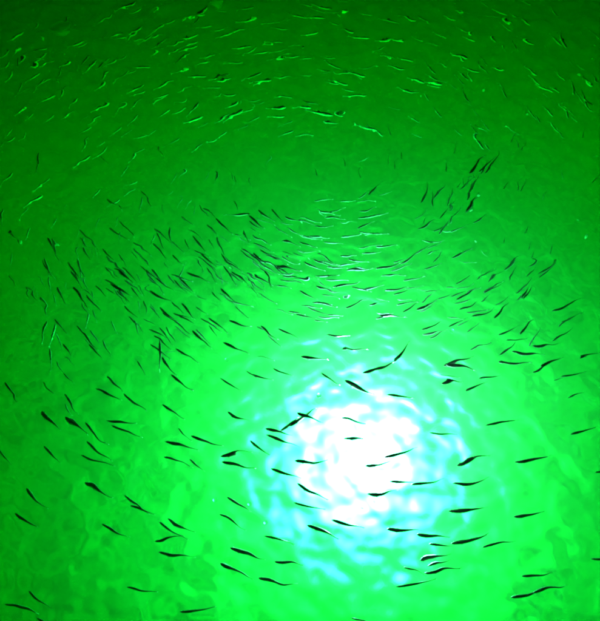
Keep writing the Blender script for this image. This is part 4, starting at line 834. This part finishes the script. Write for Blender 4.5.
(-0.458,1.064,-0.026,131,0.090,0.8,0),(-0.223,2.162,-0.046,36,0.060,0.3,1),(-0.404,2.054,-0.038,41,0.059,-0.3,1),(-0.449,1.135,-0.019,147,0.074,0.5,0),
(0.811,1.071,-0.046,-126,0.102,0.5,0),(-0.827,1.056,-0.044,117,0.073,-0.3,0),(0.487,1.700,-0.034,-110,0.107,0.5,0),(-1.099,2.722,-0.030,74,0.083,0.3,1),
(0.115,1.588,-0.031,168,0.081,0.5,0),(-0.638,1.229,-0.042,123,0.097,0.8,0),(0.666,1.710,-0.036,-111,0.111,0.5,0),(-0.820,1.098,-0.021,132,0.079,0.5,0),
(0.736,1.827,-0.025,-118,0.082,0.3,0),(-0.620,1.216,-0.018,136,0.078,0.8,0),(-0.364,1.607,-0.039,119,0.070,0.5,0),(-0.202,1.161,-0.033,137,0.081,0.8,0),
(-0.648,1.373,-0.020,123,0.071,0.5,0),(0.704,1.013,-0.016,-143,0.080,0.3,0),(-0.252,1.309,-0.018,122,0.099,0.8,0),(0.308,2.775,-0.024,-9,0.073,0.3,1),
(0.175,1.362,-0.028,-171,0.083,-0.3,0),(-0.370,1.357,-0.041,127,0.074,0.8,0),(-0.582,1.231,-0.021,128,0.067,-0.3,0),(0.786,1.866,-0.027,-123,0.098,0.5,0),
(1.079,2.022,-0.036,-77,0.075,-0.3,1),(-0.283,1.361,-0.036,162,0.060,0.3,0),(-1.037,1.301,-0.048,130,0.074,0.8,0),(0.192,1.493,-0.034,-172,0.079,0.3,0),
(0.036,2.187,-0.023,-20,0.087,0.5,1),(0.593,1.655,-0.046,-122,0.073,0.8,0),(1.063,2.211,-0.017,-67,0.082,0.3,1),(-0.507,1.307,-0.027,130,0.095,0.5,0),
(-0.085,1.052,-0.037,135,0.080,0.3,0),(-0.136,1.567,-0.047,153,0.096,0.8,0),(-0.457,1.290,-0.042,129,0.081,0.3,0),(0.662,1.217,-0.037,-137,0.065,0.3,0),
(0.370,1.376,-0.021,-163,0.061,0.3,0),(-0.702,2.591,-0.017,47,0.100,0.5,1),(0.070,1.123,-0.014,171,0.052,0.5,0),(-0.771,1.281,-0.038,118,0.072,0.8,0),
(0.265,1.445,-0.039,-174,0.093,0.3,0),(-0.108,1.344,-0.038,144,0.094,0.8,0),(-0.205,1.200,-0.044,165,0.087,-0.3,0),(-0.293,1.440,-0.031,114,0.105,0.5,0),
(0.125,1.143,-0.014,174,0.058,0.8,0),(0.565,1.524,-0.044,-178,0.058,-0.3,0),(0.259,2.053,-0.040,-18,0.081,0.8,1),(0.539,1.701,-0.040,-127,0.097,0.5,0),
(-0.343,1.163,-0.020,150,0.056,0.5,0),(-0.677,1.502,-0.042,145,0.099,0.5,0),]
SPECKS = [(-1.088,1.504,-0.016),(-1.044,1.457,-0.033),(0.734,2.844,-0.018),(0.960,2.513,-0.038),(1.108,2.560,-0.039),(1.340,2.559,-0.028),(1.306,2.468,-0.027),(1.008,2.199,-0.015),(0.794,2.264,-0.021),(0.953,2.113,-0.016),(0.690,1.673,-0.012),(1.051,1.555,-0.014),(0.653,1.469,-0.033),(0.997,2.747,-0.026),(0.014,2.533,-0.010),(-1.070,2.513,-0.039),(-1.186,2.598,-0.036),(-1.040,2.682,-0.011),(-1.119,2.517,-0.030),(-0.947,2.641,-0.017),(0.186,2.768,-0.029),(1.072,1.484,-0.022),(0.656,1.615,-0.037)]
BUBBLES = [(-0.243,0.965),(0.061,0.836),(0.516,1.070),(0.788,1.121),(-0.150,0.493),(-0.101,0.440),(-0.252,0.503)]
JELLIES = [(-1.112,2.689,-0.045),(-0.403,2.884,-0.045)]
def under(x, y, hd, L, z):
    # depth is measured from the lowest water over the fish's own length
    t = np.linspace(-.5, .5, 9) * L
    h = sample_tile(x + t * math.cos(R(hd)), y + t * math.sin(R(hd))) * WAVE_SLOPE
    return float(min(h.mean() + z, h.min() - 0.007 - 0.07 * L))
BENDS = sorted({r[5] for r in FISH} | {r[5] for r in SMALL})
rng = random.Random(11)
MESH = {}
for b in BENDS:
    MESH[b] = []
    for k in range(4):
        V, fs, mi = fish_mesh('fish', b * rng.uniform(.8, 1.2), rng.uniform(.2, 1.0), rng.uniform(0, 6.28))
        MESH[b].append((mesh_from('bait_fish', V, fs, [m_fish, m_eye], True, mi), V, fs, mi, mesh_from('bait_fish', V, fs, [m_lit_fish, m_eye], True, mi)))

for i, (x, y, z, hd, L, b, label) in enumerate(FISH):
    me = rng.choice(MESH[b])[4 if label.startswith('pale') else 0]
    # the fish that flash pale are rolled over, showing the silver flank to the lamp
    roll = -math.copysign(rng.uniform(28, 45), math.cos(R(hd))) if label.startswith('pale') else rng.uniform(-12, 12)
    fat = rng.uniform(.64, .8) if label.startswith('pale') else (rng.uniform(.85, 1.0) if label.endswith('the white glow') or 'cyan rim' in label else rng.uniform(.62, .78))
    o = put('bait_fish', me, None, (x, y, under(x, y, hd, L, z)), (R(roll), R(rng.uniform(-5, 5)), R(hd)), (L, L * fat, L * fat))
    tag(o, label, 'fish', 'bait fish milling round the lamp')

AV, AF, AM = [], [], []
base = 0
for (x, y, z, hd, L, b, pale) in SMALL:
    _, V, fs, mi, _ = rng.choice(MESH[b])
    c, s = math.cos(R(hd)), math.sin(R(hd))
    W_ = V * L * np.array([1, .6 + .08 * pale, .6 + .08 * pale])
    ro = R(-math.copysign(rng.uniform(28, 45), c) if pale else rng.uniform(-12, 12))
    W_ = np.stack([W_[:, 0], W_[:, 1] * math.cos(ro) - W_[:, 2] * math.sin(ro), W_[:, 1] * math.sin(ro) + W_[:, 2] * math.cos(ro)], -1)
    AV.append(np.stack([W_[:, 0] * c - W_[:, 1] * s + x, W_[:, 0] * s + W_[:, 1] * c + y, W_[:, 2] + under(x, y, hd, L, z)], -1))
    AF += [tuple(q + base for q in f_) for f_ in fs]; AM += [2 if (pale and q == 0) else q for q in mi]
    base += len(V)
m_fry = m_fish.copy(); m_fry.name = 'silver_fry_skin'
o = put('fry_shoal', mesh_from('fry_shoal', np.concatenate(AV), AF, [m_fry, m_eye, m_lit_fish], True, AM))
tag(o, 'crowd of the smallest fish scattered through the green water', 'fish', kind='stuff')

# ------------------------------------------------------------------ drifting bits, jellies, bubbles
ORD = ['first', 'second', 'third', 'fourth', 'fifth', 'sixth', 'seventh', 'eighth', 'ninth', 'tenth', 'eleventh', 'twelfth',
       'thirteenth', 'fourteenth', 'fifteenth', 'sixteenth', 'seventeenth', 'eighteenth', 'nineteenth', 'twentieth', 'twenty-first', 'twenty-second', 'twenty-third', 'twenty-fourth']
bits = sorted(SPECKS, key=lambda q: q[0] / (q[1] + 1.2))
for i, (x, y, z) in enumerate(bits):
    bm = bmesh.new()
    bmesh.ops.create_icosphere(bm, subdivisions=2, radius=1.0)
    for v_ in bm.verts: v_.co *= rng.uniform(.7, 1.2)
    me = bpy.data.meshes.new('floating_bit'); bm.to_mesh(me); bm.free(); me.materials.append(m_speck)
    s = rng.uniform(.0035, .0065)
    o = put('floating_bit', me, None, (x, y, z), (rng.random() * 3, rng.random() * 3, rng.random() * 3), (s * 1.5, s, s * .7))
    tag(o, 'tiny bright bit of drift, %s from the left among the specks' % ORD[i], 'speck', 'pale specks of drift in the upper water')

for i, (x, y, z) in enumerate(JELLIES):
    root = bpy.data.objects.new('jelly_blob', None); C.objects.link(root)
    root.location = (x, y, z); root.rotation_euler = (R(20), R(10), R(25))
    tag(root, ['pale green oval blob in the dark upper left water', 'small pale blob cut by the top edge above the fish'][i], 'jelly', 'soft pale blobs')
    pr = [(.002, .03), (.018, .028), (.032, .018), (.04, .002), (.038, -.008), (.024, -.004), (.004, .004)]
    v, f = lathe(pr[::-1], 18)
    v = [(a * 1.35 * (1 + .06 * math.sin(3 * math.atan2(b_, a))), b_ * (1 + .05 * math.cos(5 * math.atan2(b_, a))), c_) for a, b_, c_ in v]
    put('bell', mesh_from('bell', v, f, [m_jelly]), root, scale=(1, 1, 1) if i == 0 else (.7, .7, .7))
    for q in range(6):
        a = q * 1.047
        cx, cy_ = .026 * math.cos(a), .02 * math.sin(a)
        tv, tf = [], []
        for s_ in range(7):
            t = s_ / 6
            rr = .003 * (1 - t) + .0006
            for w_ in range(5):
                b_ = w_ * 1.2566
                tv.append((cx + .006 * math.sin(4 * t + q) + rr * math.cos(b_), cy_ + rr * math.sin(b_), -.004 - .05 * t))
        for s_ in range(6):
            for w_ in range(5):
                tf.append((s_ * 5 + w_, s_ * 5 + (w_ + 1) % 5, s_ * 5 + 5 + (w_ + 1) % 5, s_ * 5 + 5 + w_))
        put('tentacle', mesh_from('tentacle', tv, tf, [m_jelly]), root, scale=(1, 1, 1) if i == 0 else (.7, .7, .7))

BUB = ['in the green, upper left of the glow', 'on the upper part of the white glow', 'in the green, above right of the glow',
       'among the fish right of the glow', 'on the lower left cyan rim, upper one', 'on the lower left cyan rim, lower one', 'in the green, lower left of the glow']
for i, (x, y) in enumerate(BUBBLES):
    z = float(sample_tile(np.array([x]), np.array([y]))[0]) * WAVE_SLOPE
    rr = rng.uniform(.006, .009)
    v, f = lathe([(rr, -.3 * rr)] + [(rr * math.cos(a), rr * .8 * math.sin(a)) for a in (0.0, .3, .6, .9, 1.2, 1.45)], 16)
    o = put('air_bubble', mesh_from('air_bubble', v, f, [m_bubble]), None, (x, y, z))
    tag(o, 'small round bubble ' + BUB[i], 'bubble', 'air bubbles on the surface')
